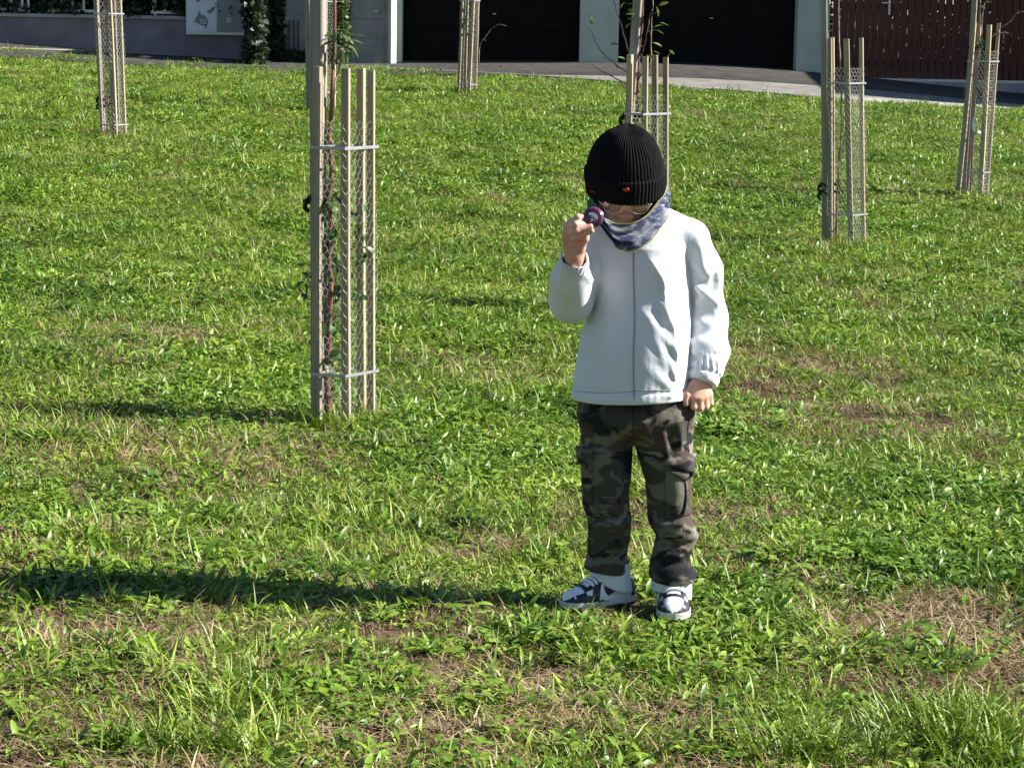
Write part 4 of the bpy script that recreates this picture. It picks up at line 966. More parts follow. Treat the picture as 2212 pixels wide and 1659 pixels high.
# cargo pockets, flaps, buttons, seams
pk = patch('cargo_pocket', F_trouser, [(1437,1000),(1492,988),(1490,1112),(1436,1122)], 12, 18, .004, M['camo'], trousers, .007)
fl = patch('pocket_flap', F_trouser, [(1434,995),(1494,978),(1491,1022),(1440,1012)], 12, 8, .012, M['camo'], pk, .006)
patch('pocket_flap', F_trouser, [(1440,1012),(1491,1022),(1488,1026),(1474,1038)], 10, 4, .014, M['camo'], pk, .003)
bp, _ = trace(F_trouser, 1484, 1021); bn = gradn(F_trouser, bp)
MB().tube([bp+bn*.012, bp+bn*.022], [.007,.006], 10).build('button', M['rubber'], pk, smooth=False)
pk2 = patch('cargo_pocket', F_trouser, [(1257,985),(1278,990),(1280,1085),(1262,1090)], 6, 16, .005, M['camo'], trousers, .006)
patch('pocket_flap', F_trouser, [(1254,962),(1280,968),(1280,1002),(1256,998)], 6, 8, .012, M['camo'], pk2, .004)
ribbon('pocket_seam', F_trouser, [(1474.5+2*math.sin((v-1040)*.06), v) for v in np.linspace(1040, 1112, 16)], .0012, .0125, M['rubber'], pk)
ribbon('side_seam', F_trouser, [(1489-3*math.sin((v-890)*.03), v) for v in np.linspace(890, 978, 18)], .0010, .0010, M['rubber'], trousers)
ribbon('inseam', F_trouser, [(1367+(v-880)*.02, v) for v in np.linspace(880, 946, 12)], .0010, .0010, M['rubber'], trousers)
# rolled white lining at the ankles
def cuff(name, c, rx0, ry0, rx1, ry1, z0, z1, tilt, shift, parent, seed):
    nA, nZ = 48, 10; V = []; r = np.random.default_rng(seed); ph = r.uniform(0, 6.28, 3)
    for sgn in (0, 1):
        for j in range(nZ+1):
            t = j/nZ
            for i in range(nA):
                a = 2*math.pi*i/nA; k = 1-(.10 if sgn else 0)+.025*math.sin(3*a+ph[0]+2*t)+.018*math.sin(5*a+ph[1]-3*t)
                rx = (rx0*(1-t)+rx1*t)*k; ry = (ry0*(1-t)+ry1*t)*k; x = math.cos(a)*rx; y = math.sin(a)*ry
                V.append((c[0]+x+shift[0]*(1-t), c[1]+y+shift[1]*(1-t), z0+(z1-z0)*t+tilt*x*(1-t)+.004*math.sin(2*a+ph[2])*(1-t)))
    f = []; w = nA; b = (nZ+1)*nA
    for j in range(nZ):
        for i in range(nA):
            i2 = (i+1) % nA; a = j*w
            f.append((a+i, a+i2, a+w+i2, a+w+i)); f.append((b+a+i2, b+a+i, b+a+w+i, b+a+w+i2))
    for i in range(nA): i2 = (i+1) % nA; f.append((i2, i, b+i, b+i2))
    return obj(name, mesh_from(name, V, f, True), M['white_lining'], parent)
cl, cr = Lp(1316, 1255, .012), Lp(1450, 1280, -.016)
zlo_l, zlo_r = Lp(1332, 1281, -.03)[2], Lp(1462, 1299, -.07)[2]
cuff('rolled_cuff', cl, .0525, .050, .050, .046, zlo_l+.012, hemL+.02, -.34, (.007,.004), trousers, 1)
cuff('rolled_cuff', cr, .0510, .049, .050, .046, zlo_r+.010, hemR+.02, -.22, (-.002,-.004), trousers, 2)

# --- shoes: foot axis along +x, heel at x = 0
def shoe(label, toe, heel_dir, length, parent):
    nx, na = 104, 72; L = length
    def W(t):
        w = .037*np.interp(t, [0,.2,.45,.7,.85,1], [.86,.93,.90,1.06,1.02,.92])
        if t > .80: w *= math.sqrt(max(.004, 1-((t-.80)/.20)**2.2))
        if t < .12: w *= math.sqrt(max(.02, 1-((.12-t)/.125)**2.2))
        return w
    Ht = lambda t: np.interp(t, [0,.05,.2,.36,.5,.65,.8,.93,1], [.052,.066,.076,.082,.075,.061,.048,.040,.022])
    off = lambda t: .004*math.sin(math.pi*t)
    def P(t, a, k=0.0):                      # a: 0 right edge .. pi left edge over the top
        w = W(t)+k; h = Ht(t)-.012+k; e = .72
        y = w*math.copysign(abs(math.cos(a))**e, math.cos(a))*(1-.30*max(0, math.sin(a))**2*(h > .03)); z = .012+h*abs(math.sin(a))**.80
        return (t*L+(k if t > .97 else (-k if t < .03 else 0)), y+off(t), z)
    root = obj('shoe', None, None, parent); root.empty_display_size = .05
    def shell(name, mask, k, mat, par):
        ts = np.linspace(0, 1, nx+1)**.9; As = np.linspace(0, math.pi, na+1); V = []; f = []
        for t in ts:
            for a in As: V.append(P(t, a, k))
        b = len(V)
        for t in ts:
            for a in As: V.append(P(t, a, k-.004))
        w = na+1; M_ = np.array([[mask((i+.5)/nx, (j+.5)/na) for j in range(na)] for i in range(nx)])
        for i in range(nx):
            for j in range(na):
                if not M_[i, j]: continue
                q = (i*w+j, i*w+j+1, (i+1)*w+j+1, (i+1)*w+j); f.append(q)
                for (di, dj), (e0, e1) in (((-1,0),(0,1)), ((0,1),(1,2)), ((1,0),(2,3)), ((0,-1),(3,0))):
                    ii, jj = i+di, j+dj
                    if not (0 <= ii < nx and 0 <= jj < na) or not M_[ii, jj]: f.append((q[e1], q[e0], q[e0]+b, q[e1]+b))
        return obj(name, mesh_from(name, V, f, True), mat, par)
    up = shell('upper', lambda t, s: True, 0.0, M['shoe_white'], root)
    f_ = lambda s: min(s, 1-s)*2             # 0 at the sole, 1 along the top
    shell('toe_guard', lambda t, s: (t > .75 and f_(s) < .50) or (.58 < t <= .74 and f_(s) < .12+1.3*(t-.58)), .0016, M['shoe_navy'], up)
    shell('eyestay', lambda t, s: .38 < t < .73 and .50 < f_(s) < .70 or (.71 < t < .76 and f_(s) >= .50), .0018, M['shoe_navy'], up)
    shell('quarter_panel', lambda t, s: abs(t-(.56+.16*(.6-f_(s)))) < .060 and f_(s) < .62, .0014, M['shoe_navy'], up)
    shell('heel_panel', lambda t, s: t < .10 and f_(s) < .80, .0016, M['shoe_navy'], up)
    # the curved tick on both sides
    def tick(t, s):                           # rounded hook in front, tail sweeping back and up towards the heel
        y = f_(s); a = (t-.42)/.065; b = (y-.34)/.22
        if a*a+b*b < 1 and not (((t-.385)/.045)**2+((y-.52)/.17)**2 < 1): return True
        if .04 < t <= .42:
            lo = .13+.55*max(0, .40-t)*1.1; hi = lo+.30*min(1, max(0, (t-.02)/.34))
            return lo < y < hi
        return False
    shell('tick_mark', tick, .0022, M['shoe_navy'], up)
    for k in range(5):                       # laces over the tongue
        t = .46+.052*k
        pts = [P(t+.012*math.sin(a*3), math.pi*(.5+a), .0045) for a in np.linspace(-.22, .22, 9)]
        MB().tube(pts, .0040, 6).build('lace', M['shoe_white'], up, smooth=True)
    tg = shell('tongue', lambda t, s: .30 < t < .44 and f_(s) > .62, .004, M['shoe_white'], up)
    # sole: off-white sidewall over a dark outsole
    def slab(name, k, z0, z1, mat):
        ts = .5-.5*np.cos(np.linspace(0, math.pi, 40)); ring = [(t*L+(k if t > .96 else (-k if t < .04 else 0)), W(t)+k+off(t)) for t in ts]+[(t*L+(k if t > .96 else (-k if t < .04 else 0)), -W(t)-k+off(t)) for t in ts[::-1]]
        n = len(ring); V = [(x, y, z0) for x, y in ring]+[(x, y, z1) for x, y in ring]
        f = [tuple(reversed(range(n))), tuple(range(n, 2*n))]+[(i, (i+1)%n, (i+1)%n+n, i+n) for i in range(n)]
        obj(name, mesh_from(name, V, f, False), mat, root)
    slab('sidewall', .0030, .003, .0185, M['sole_white']); slab('outsole', .0015, -.004, .0035, M['shoe_navy'])
    ang = math.atan2(heel_dir[1], heel_dir[0]); heel = np.array([toe[0]-math.cos(ang)*L, toe[1]-math.sin(ang)*L, 0])
    zg = float(lawn_z(*(C0[:2]+(heel[:2]+np.array(toe)[:2])/2)))-C0[2]
    root.location = (heel[0], heel[1], zg+.014); root.rotation_euler = (0, 0, ang); root['label'] = label
    mid = C0[:2]+(heel[:2]+np.array(toe)[:2])/2; FOOT.append((mid[0], mid[1], ang, L*.5+.012, .048))
    return root
FOOT = []
d1 = np.array([-.84,-.54]); d1 /= np.linalg.norm(d1)
shoe('navy and white laced shoe turned sideways, showing its tick mark', cl[:2]+np.array([.004,.008])+d1*.142, d1, .207, person)
d2 = np.array([-.02,-1.0]); d2 /= np.linalg.norm(d2)
shoe('navy and white laced shoe pointing forward', cr[:2]+np.array([.0,.01])+d2*.137, d2, .200, person)

# --- knitted hat: ribbed dome with a turned-up band
hat_c = Lp(1350.5, 385, .005); TH = math.radians(13); Rt = np.array(Matrix.Rotation(TH, 3, 'X'))
NR = 62
def knit(name, s0, s1, ns, extra, roll, mat, parent, per=8, top=False):
    nT = NR*per; V = []; f = []
    A_, B_2, Zt, Zb = .0925, .106, .130, -.037
    for j in range(ns+1):
        s = s0+(s1-s0)*j/ns
        if s < .62: a = (s/.62)*math.pi/2; r = math.sin(a)**.92; z = Zt*(math.cos(a)**.96)+.006*max(0, 1-s/.10)
        else: r = 1-.035*((s-.62)/.38)**1.5; z = Zb*(s-.62)/.38
        for i in range(nT):
            th = 2*math.pi*i/nT; rib = abs(math.sin(NR*th/2))**.7-.5
            amp = .0030*min(1, r*1.6)
            k = extra+amp*rib+.0022*math.sin(2*th+4*s)+.0016*math.sin(3*th+9*s+1)
            e = 0
            if roll and j >= ns-3: e = -(j-(ns-3))**2*.0006
            q = np.array([math.cos(th)*(A_*r+(k+e)*min(1, r*3)), math.sin(th)*(B_2*r+(k+e)*min(1, r*3)), z+(k*.6 if r < .5 else 0)])
            V.append(hat_c+Rt@q)
    for j in range(ns):
        for i in range(nT): i2 = (i+1) % nT; f.append((j*nT+i, (j+1)*nT+i, (j+1)*nT+i2, j*nT+i2))
    if roll:                                 # close the band back to the head
        b = len(V)
        for j, sh in ((0, -.010), (ns, -.014)):
            for i in range(nT):
                p_ = V[j*nT+i]; c_ = hat_c+Rt@np.array([0,0,(Rt.T@(p_-hat_c))[2]]); dd = p_-c_; V.append(p_+dd/np.linalg.norm(dd)*sh)
        for i in range(nT):
            i2 = (i+1) % nT; f.append((i, i2, b+i2, b+i)); f.append((ns*nT+i2, ns*nT+i, b+nT+i, b+nT+i2))
    return obj(name, mesh_from(name, np.array(V), np.array(f), True), mat, parent)
hat = knit('knitted_hat', .004, .93, 46, 0.0, False, M['knit'], person); hat['label'] = 'black ribbed knitted hat with a turned-up band'
band = knit('turned_up_band', .560, 1.0, 22, .0050, True, M['knit'], hat)
def hat_pt(u, v, lift=.0):
    d = ray(u, v); d = d/np.linalg.norm(d); t = 4.8; ax = (.0925+.0070+lift, .106+.0070+lift)
    while t < 7:
        q = Rt.T@(EYE+d*t-C0-hat_c)
        if (q[0]/ax[0])**2+(q[1]/ax[1])**2 < 1: return EYE+d*t-C0
        t += .001
def stitch(pts, w, name, mat, parent):
    P = [hat_pt(u, v, .0012) for u, v in pts]; MB().tube(P, w, 5).build(name, mat, parent, smooth=True)
stitch([(1351,409.0),(1353,415.0),(1355,409.5)], .0019, 'red_stitching_and_reflection', M['red_thread_and_reflection'], band)
stitch([(1352,408.0),(1357,408.0),(1358,412.0)], .0019, 'red_stitching_and_reflection', M['red_thread_and_reflection'], band)
stitch([(1347,408.5),(1349,413.0),(1350,409.0)], .0017, 'red_stitching_and_reflection', M['red_thread_and_reflection'], band)
for k in range(3): stitch([(1275+k*4.5, 411+k*1.8),(1277+k*4.5, 414+k*1.8)], .0009, 'red_stitching_and_reflection', M['red_thread_and_reflection'], band)  # faint red reflection at the side of the band, built as small dashes

# --- tube scarf round the neck
def closed(pts, n):
    P = np.array(pts); m = len(P); out = []
    for i in range(n):
        t = i*m/n; k = int(t); a = t-k; p0, p1, p2, p3 = P[(k-1)%m], P[k%m], P[(k+1)%m], P[(k+2)%m]
        out.append(.5*((2*p1)+(-p0+p2)*a+(2*p0-5*p1+4*p2-p3)*a*a+(-p0+3*p1-3*p2+p3)*a**3))
    return np.array(out)
topr = closed([Lp(1437,400,.03), Lp(1424,432,-.045), Lp(1400,463,-.088), Lp(1360,483,-.108), Lp(1320,481,-.102), Lp(1300,456,-.082), Lp(1279,434,-.035), Lp(1276,415,.03), Lp(1320,395,.095), Lp(1370,388,.105), Lp(1415,388,.09)], 120)
botr = closed([Lp(1442,450,.03), Lp(1434,480,-.050), Lp(1417,508,-.095), Lp(1388,531,-.122), Lp(1357,543,-.132), Lp(1333,534,-.128), Lp(1315,508,-.118), Lp(1284,474,-.055), Lp(1270,452,.02), Lp(1320,440,.10), Lp(1410,430,.11)], 120)
def scarf(name, t0, t1, out, mat, parent, sel=None):
    n, m = 120, 16; V = []; cen = (topr.mean(0)+botr.mean(0))/2
    for k, sh in ((0, out), (1, out-.006)):
        for j in range(m+1):
            t = t0+(t1-t0)*j/m
            for i in range(n):
                p = topr[i]*(1-t)+botr[i]*t; dd = p-cen; dd[2] *= .3; dd /= np.linalg.norm(dd)
                a = 2*math.pi*i/n
                bul = (1-.75*abs(dd[0]))*.014*math.sin(math.pi*min(1, max(0, t)))+.0075*math.sin(t*17+2.2*math.sin(2*a+.5))*math.sin(math.pi*min(1,max(0,t)))+.003*math.sin(5*a+t*6)
                V.append(p+dd*(bul+sh))
    b = (m+1)*n; f = []
    for j in range(m):
        for i in range(n):
            if sel and not sel(i/n, t0+(t1-t0)*j/m): continue
            i2 = (i+1) % n; f.append((j*n+i, (j+1)*n+i, (j+1)*n+i2, j*n+i2)); f.append((b+j*n+i2, b+(j+1)*n+i2, b+(j+1)*n+i, b+j*n+i))
    if not sel:
        for i in range(n): i2 = (i+1) % n; f.append((i2, b+i2, b+i, i)); f.append((m*n+i, b+m*n+i, b+m*n+i2, m*n+i2))
    return obj(name, mesh_from(name, np.array(V), np.array(f), True), mat, parent)
sc_ = scarf('tube_scarf', 0, 1, 0.0, M['gaiter'], person); sc_['label'] = 'blue and grey printed tube scarf bunched round the neck'
scarf('trim', .955, 1.01, .0022, M['gaiter_trim'], sc_); scarf('trim', -.01, .035, .0022, M['gaiter_trim'], sc_)
scarf('green_panel', .0, .55, .0016, M['gaiter_green'], sc_, lambda a, t: .44 < a < .66 and t < .50)

# --- glasses low under the hat
gl = obj('glasses', None, None, person); gl.empty_display_size = .03; gl['label'] = 'thin gold-rimmed glasses just below the hat'
def mat_glass():
    m, nt, b = nt_new('spectacle_lens'); out = nt.nodes['Material Output']
    tr = nt.nodes.new('ShaderNodeBsdfTransparent'); tr.inputs['Color'].default_value = (.95,.96,.95,1); gs = nt.nodes.new('ShaderNodeBsdfGlossy'); gs.inputs['Roughness'].default_value = .05
    mx = nt.nodes.new('ShaderNodeMixShader'); mx.inputs['Fac'].default_value = .08
    nt.links.new(tr.outputs[0], mx.inputs[1]); nt.links.new(gs.outputs[0], mx.inputs[2]); nt.links.new(mx.outputs[0], out.inputs['Surface']); return m
M['lens'] = mat_glass()
for s in (-1, 1):
    c = hp_(s*.032+.0, -.102, -.036); pts = [c+Rh@np.array([.023*math.cos(a), 3.2*(s*.032+.023*math.cos(a))**2, .017*math.sin(a)]) for a in np.linspace(0, 2*math.pi, 25)]
    MB().tube(pts, .0010, 6).build('rim', M['brass'], gl, smooth=True)
    lv_ = [c+Rh@np.array([.0225*math.cos(a), 3.2*(s*.032+.0225*math.cos(a))**2, .0165*math.sin(a)]) for a in np.linspace(0, 2*math.pi, 24, endpoint=False)]
    lv_ = lv_+[q_+Rh@np.array([0,.0012,0]) for q_ in lv_]
    obj('lens', mesh_from('lens', lv_, [tuple(range(24)), tuple(reversed(range(24, 48)))]+[(i, i+24, (i+1)%24+24, (i+1)%24) for i in range(24)]), M['lens'], gl)
    MB().tube([hp_(s*.055,-.092,-.036), hp_(s*.064,-.070,-.034), hp_(s*.073,-.03,-.024), hp_(s*.075,.01,-.016)], .0013, 6).build('temple', M['brass'], gl, smooth=True)
MB().tube([hp_(-.010,-.101,-.034), hp_(0,-.107,-.030), hp_(.010,-.101,-.034)], .0013, 6).build('bridge', M['brass'], gl, smooth=True)

# --- round badge held in the raised fingers
bc = Lp(1281.5, 469.5, -.2155); axn = -ray(1281, 469); axn = axn/np.linalg.norm(axn); axn = axn+np.array([-.10,0,.10]); axn /= np.linalg.norm(axn)
ex = np.cross([0,0,1], axn); ex /= np.linalg.norm(ex); ey = np.cross(axn, ex)
def mat_plain(name, c, rough=.4):
    m, nt, b = nt_new(name); n = N(nt, 'ShaderNodeTexNoise', Scale=80); nt.links.new(coords(nt), n.inputs['Vector'])
    r = ramp(nt, n.outputs['Fac'], [(.3, tuple(x*.85 for x in c)), (.7, c)]); nt.links.new(r.outputs['Color'], b.inputs['Base Color']); b.inputs['Roughness'].default_value = rough; return m
M['badge'] = mat_plain('badge_purple', (.075,.008,.04), .3); M['badge_edge'] = mat_plain('badge_edge', (.16,.05,.12), .3); M['badge_mark'] = mat_plain('badge_white', (.72,.72,.75), .5)
def disc(r, h0, h1, dome=0.0, n=36, rings=5):
    V = []; f = []
    for j in range(rings+1):
        q = r*(1-j/rings)
        for i in range(n): a = 2*math.pi*i/n; V.append(ex*q*math.cos(a)+ey*q*math.sin(a)+axn*(h1-dome*(q/r)**2))
    b = len(V)
    for i in range(n): a = 2*math.pi*i/n; V.append(ex*r*math.cos(a)+ey*r*math.sin(a)+axn*h0)
    for j in range(rings):
        for i in range(n): i2 = (i+1) % n; f.append((j*n+i, j*n+i2, (j+1)*n+i2, (j+1)*n+i))
    for i in range(n): i2 = (i+1) % n; f.append((b+i, b+i2, i2, i))
    f.append(tuple(reversed(range(b, b+n)))); return V, f
badge = empty('badge', C0+bc, 'round purple badge with a white mushroom-shaped mark held between the fingers', 'badge')
obj('disc', mesh_from('disc', *disc(.0205, -.001, .0030, .002), True), M['badge'], badge); obj('rim', mesh_from('rim', *disc(.0245, -.002, .0004, .0015), True), M['badge_edge'], badge)
def mark(pts, h=.0036):
    n = len(pts); k = .001; P = [ex*x*k*1.25+ey*y*k*1.2 for x, y in pts]; V = [p+axn*h for p in P]+[p+axn*(h-.0025) for p in P]
    obj('mark', mesh_from('mark', V, [tuple(range(n)), tuple(reversed(range(n, 2*n)))]+[(i, i+n, (i+1)%n+n, (i+1)%n) for i in range(n)]), M['badge_mark'], badge)
mark([(-8.5,7),(-8,3.5),(-3,3.2),(1,.5),(3.2,-3.0),(7.5,-5.5),(9.0,-1.0),(7.5,4.0),(3.0,8.2),(-2.5,9.3),(-6.5,9.0)])
mark([(-4.2,.8),(-2.6,1.2),(-.2,-2.2),(-1.4,-3.4)]); mark([(-5.5,-3.0),(-.5,-4.2),(2.2,-3.6),(2.4,-5.6),(.2,-6.2),(-1.8,-9.0),(-5.0,-9.4),(-2.6,-6.4)]); mark([(2.8,-6.4),(4.6,-6.6),(4.4,-8.4),(2.6,-8.2)])

# ------------------------------------------------------------------ lawn: tufts of grass, broad-leaved weeds and straw
SRC = bpy.data.collections.new('lawn_plants')          # kept out of the scene; only instanced on the lawn
def blade_strip(rows, V, Fq, A, val, fold=0.0):
    """rows: (centre, half-width vector, up vector)"""
    b = len(V)
    for c, w, up in rows:
        if fold: V += [c-w+up*fold, c, c+w+up*fold]
        else: V += [c-w, c+w]
        A += [val]*(3 if fold else 2)
    k = 3 if fold else 2
    for i in range(len(rows)-1):
        for j in range(k-1): Fq.append((b+i*k+j, b+i*k+j+1, b+(i+1)*k+j+1, b+(i+1)*k+j))
def plant(name, mat, idx, gen):
    V, Fq, A = [], [], []; gen(V, Fq, A)
    me = mesh_from(name, np.array(V), Fq, True); at_ = me.attributes.new('blade', 'FLOAT', 'POINT'); at_.data.foreach_set('value', np.array(A, np.float32))
    me.materials.append(M[mat]); o = bpy.data.objects.new('%02d_%s' % (idx, name), me); SRC.objects.link(o)
R_ = np.random.default_rng(5)
def arc(V, Fq, A, p, az, el0, L, w, bend, segs, shape, fold, val, twist=0):
    el = el0; c = np.array(p, float); rows = []
    for i in range(segs+1):
        tt = i/segs
        d = np.array([math.cos(az)*math.cos(el), math.sin(az)*math.cos(el), math.sin(el)])
        s = np.array([-math.sin(az), math.cos(az), 0]); up = np.cross(d, s)
        if up[2] < 0: up = -up
        a = twist*tt; s2 = s*math.cos(a)+up*math.sin(a)
        ww = w*shape(tt)
        rows.append((c.copy(), s2*ww, up*ww)); c = c+d*L/segs; el -= bend/segs
    blade_strip(rows, V, Fq, A, val, fold)
taper = lambda t: max(.04, 1-t**1.6)
lance = lambda t: max(.05, (math.sin(math.pi*min(1, t*.82+.13)))**.9 if t < 1 else .03)
spat = lambda t: max(.04, .22+.78*math.sin(math.pi*(t**1.5)) if t < .99 else .05)
def g_tuft(n, lmin, lmax, spread, wmin=.0014, wmax=.0026):
    def f(V, Fq, A):
        for i in range(n):
            arc(V, Fq, A, (R_.normal()*spread, R_.normal()*spread, -.008), R_.uniform(0, 6.283), R_.uniform(.3, 1.4), R_.uniform(lmin, lmax), R_.uniform(wmin, wmax), R_.uniform(.2, 1.7), 3, taper, 0, R_.beta(2, 3)*.85 if R_.random() > .15 else R_.uniform(1.0, 1.35), R_.normal()*.6)
    return f
def g_rosette(n, lmin, lmax, w0, w1, shp, elo=.25, ehi=1.0):
    def f(V, Fq, A):
        a0 = R_.uniform(0, 6.28)
        for i in range(n):
            L = R_.uniform(lmin, lmax)
            arc(V, Fq, A, (R_.normal()*.006, R_.normal()*.006, -.006), a0+i*2.4+R_.normal()*.3, R_.uniform(elo, ehi), L, L*R_.uniform(w0, w1), R_.uniform(.3, 1.3), 5, shp, R_.uniform(.15, .5), R_.uniform(0, 1)*.8, R_.normal()*.5)
    return f
def g_leaves(n, lmin, lmax, w0, w1, spread):
    def f(V, Fq, A):
        for i in range(n):
            L = R_.uniform(lmin, lmax)
            arc(V, Fq, A, (R_.normal()*spread, R_.normal()*spread, R_.uniform(-.004, .014)), R_.uniform(0, 6.283), R_.uniform(.05, 1.15), L, L*R_.uniform(w0, w1), R_.uniform(.2, 1.2), 4, lance, R_.uniform(.1, .4), R_.uniform(0, 1), R_.normal()*.7)
    return f
def g_straw(n):
    def f(V, Fq, A):
        for i in range(n):
            arc(V, Fq, A, (R_.normal()*.035, R_.normal()*.035, R_.uniform(.002, .014)), R_.uniform(0, 6.283), R_.uniform(-.1, .35), R_.uniform(.015, .05), R_.uniform(.0006, .0014), R_.uniform(-.1, .6), 2, lambda t: 1-.5*t, 0, R_.uniform(0, 1), 0)
    return f
def g_clover(n):
    def f(V, Fq, A):
        for i in range(n):
            az = R_.uniform(0, 6.28); x, y = R_.normal(size=2)*.025; z = R_.uniform(.012, .035)
            for k in range(3):
                arc(V, Fq, A, (x, y, z), az+k*2.094, R_.uniform(-.1, .5), R_.uniform(.010, .017), R_.uniform(.005, .008), .5, 3, lambda t: max(.1, math.sin(math.pi*(.1+.85*t))), .2, R_.uniform(0, 1))
    return f
spec = []
for i in range(6): spec.append(('grass_tuft', 'grass', g_tuft(18, .020, .052, .017, .0013, .0027)))
for i in range(3): spec.append(('grass_tuft', 'grass', g_tuft(13, .05, .105, .014, .0016, .0030)))
for i in range(5): spec.append(('weed_leaves', 'weed', g_leaves(14, .022, .052, .080, .130, .021) if i else g_rosette(10, .024, .052, .07, .12, lance, .35, 1.25)))
for i in range(3): spec.append(('weed_rosette', 'weed', g_rosette(8, .028, .060, .10, .14, spat, .3, 1.1)))
for i in range(3): spec.append(('clover_patch', 'weed', g_clover(9)))
for i in range(5): spec.append(('straw_scatter', 'straw', g_straw(24)))
for i in range(2): spec.append(('dry_tuft', 'straw', g_tuft(14, .03, .075, .018)))
def g_crumb(n):
    def f(V, Fq, A):
        for i in range(n):
            c = np.array([R_.normal()*.03, R_.normal()*.03, .001]); r = R_.uniform(.003, .009); b = len(V)
            for k in range(5): a = k*1.2566; V.append(c+np.array([math.cos(a)*r*R_.uniform(.7,1.3), math.sin(a)*r*R_.uniform(.7,1.3), -.003]))
            V.append(c+np.array([R_.normal()*.2*r, R_.normal()*.2*r, r*R_.uniform(.5, 1.0)])); A.extend([R_.random()]*6)
            for k in range(5): Fq.append((b+k, b+(k+1) % 5, b+5))
    return f
for i in range(3): spec.append(('soil_crumbs', 'soil', g_crumb(14)))
for i, (nm, mt, ge) in enumerate(spec): plant(nm, mt, i, ge)
I_G, I_GL, I_W, I_WB, I_C, I_S, I_D = (0,6), (6,9), (9,14), (14,17), (17,20), (20,25), (25,27)
I_K = (27,30)

_perm = np.random.default_rng(3).random((256, 256))
def vnoise(x, y, f):
    x = np.asarray(x)*f+57.3; y = np.asarray(y)*f+31.7; i = np.floor(x).astype(int); j = np.floor(y).astype(int); a = x-i; b = y-j
    a = a*a*(3-2*a); b = b*b*(3-2*b); p = lambda i, j: _perm[i % 256, j % 256]
    return (p(i,j)*(1-a)+p(i+1,j)*a)*(1-b)+(p(i,j+1)*(1-a)+p(i+1,j+1)*a)*b
def fbm(x, y, f): return (vnoise(x,y,f)+.5*vnoise(x+9,y+4,2*f)+.25*vnoise(x+3,y+8,4*f))/1.75
# bare or dry places and leafy places seen in the photo: u, v, half-width px, half-height px, strength
DRY = [(60,1165,130,24,.6),(330,1375,190,34,.8),(720,1605,150,40,1.0),(1180,1475,120,40,.9),(1060,1190,130,22,.6),(1890,1370,110,34,.6),(1240,1570,170,30,.5),(1800,790,150,22,.8),(1680,840,160,24,.6),
    (1730,1250,90,18,.5),(1960,920,180,60,.45),(1080,800,150,30,.35),(350,740,200,35,.35),(1250,1350,120,18,.5),(60,1230,60,14,.5),(980,1450,120,25,.6),(2050,1330,120,30,.5),(1450,1560,140,24,.5),(1850,1500,180,40,.5),(300,1480,150,25,.35),(820,1380,90,20,.5),(1300,1130,120,22,.5),(2130,980,100,60,.4),(1650,1120,80,20,.4)]
LEAFY = [(520,1560,130,60,1),(380,1290,350,26,.7),(1000,1010,180,40,.7),(2000,1130,160,60,.7),(1100,1300,200,20,.6),(1750,690,120,40,.6),(130,790,130,40,.6),(480,900,260,60,.5),(950,1380,220,24,.5),(1900,1220,200,40,.5),(1200,1060,120,60,.5),(900,1530,120,40,.6),(1650,1010,140,60,.5),(560,620,200,50,.4),(2080,1600,120,50,.4),(150,1330,120,40,.5)]
def blobs(lst):
    out = []
    for u, v, a, b, s in lst:
        c = hit_ground(u, v); e = hit_ground(u, v-b); out.append((c[0], c[1], a*c[1]/F_PX, abs(e[1]-c[1]), s))
    return out
DRYB, LEAFB = blobs(DRY), blobs(LEAFY)
def blobsum(x, y, bl):
    wx = x+.10*(vnoise(x,y,4)-.5); wy = y+.16*(vnoise(x+5,y,4)-.5); r = np.zeros_like(x)
    for cx, cy, a, b, s in bl: r = np.maximum(r, s*np.exp(-(((wx-cx)/a)**2+((wy-cy)/b)**2)*.9))
    return r
XS, YS, DD = [], [], []
y = 3.6
while y < 31.5:
    dy = .4; hw = .2217*y+1.3
    dens = np.interp(y, [3.6, 4.2, 8, 14, 22, 32], [500, 2100, 1800, 1150, 680, 430])
    n = int(dens*dy*2*hw); XS.append(RNG.uniform(-hw, hw, n)); YS.append(RNG.uniform(y, y+dy, n))
    m_ = int(dens*.30*dy*2*(.16*y+.8)); s_ = RNG.uniform(hw, hw+.16*y+.8, m_)*RNG.choice([-1, 1], m_)          # the lawn goes on beyond the frame
    XS.append(s_); YS.append(RNG.uniform(y, y+dy, m_)); y += dy
X = np.concatenate(XS); Yp = np.concatenate(YS)
keep = Yp < lawn_edge_y(X)-.02+.05*RNG.random(len(X)); X, Yp = X[keep], Yp[keep]
dry = np.clip(blobsum(X, Yp, DRYB)*1.2+np.clip((fbm(X, Yp*.55, 1.5)-.49)*3.0, 0, 1)*np.interp(Yp, [4, 6.5, 9, 14, 30], [.95,.78,.45,.28,.24]), 0, 1)
dry = np.clip(dry*(.55+.9*vnoise(X+7, Yp+2, 7))+.35*(vnoise(X, Yp, 13)-.5)*(dry > .12), 0, 1)
leafy = np.clip(blobsum(X, Yp, LEAFB)+np.clip((fbm(X+40, Yp+11, 1.1)-.46)*3.2, 0, 1), 0, 1)
thin = RNG.random(len(X)) > dry*np.interp(Yp, [5, 9, 14], [.6,.45,.2])          # thinner where the ground shows
for fx, fy, fa, fl, fw in FOOT:              # nothing grows through the shoes
    dx, dyy = X-fx, Yp-fy; a_ = dx*math.cos(fa)+dyy*math.sin(fa); b_ = -dx*math.sin(fa)+dyy*math.cos(fa)
    thin &= ~((np.abs(a_) < fl) & (np.abs(b_) < fw))
X, Yp, dry, leafy = X[thin], Yp[thin], dry[thin], leafy[thin]
n = len(X); r = RNG.random(n); vid = np.zeros(n, np.int32)
pick = lambda rg, m: RNG.integers(rg[0], rg[1], m.sum())
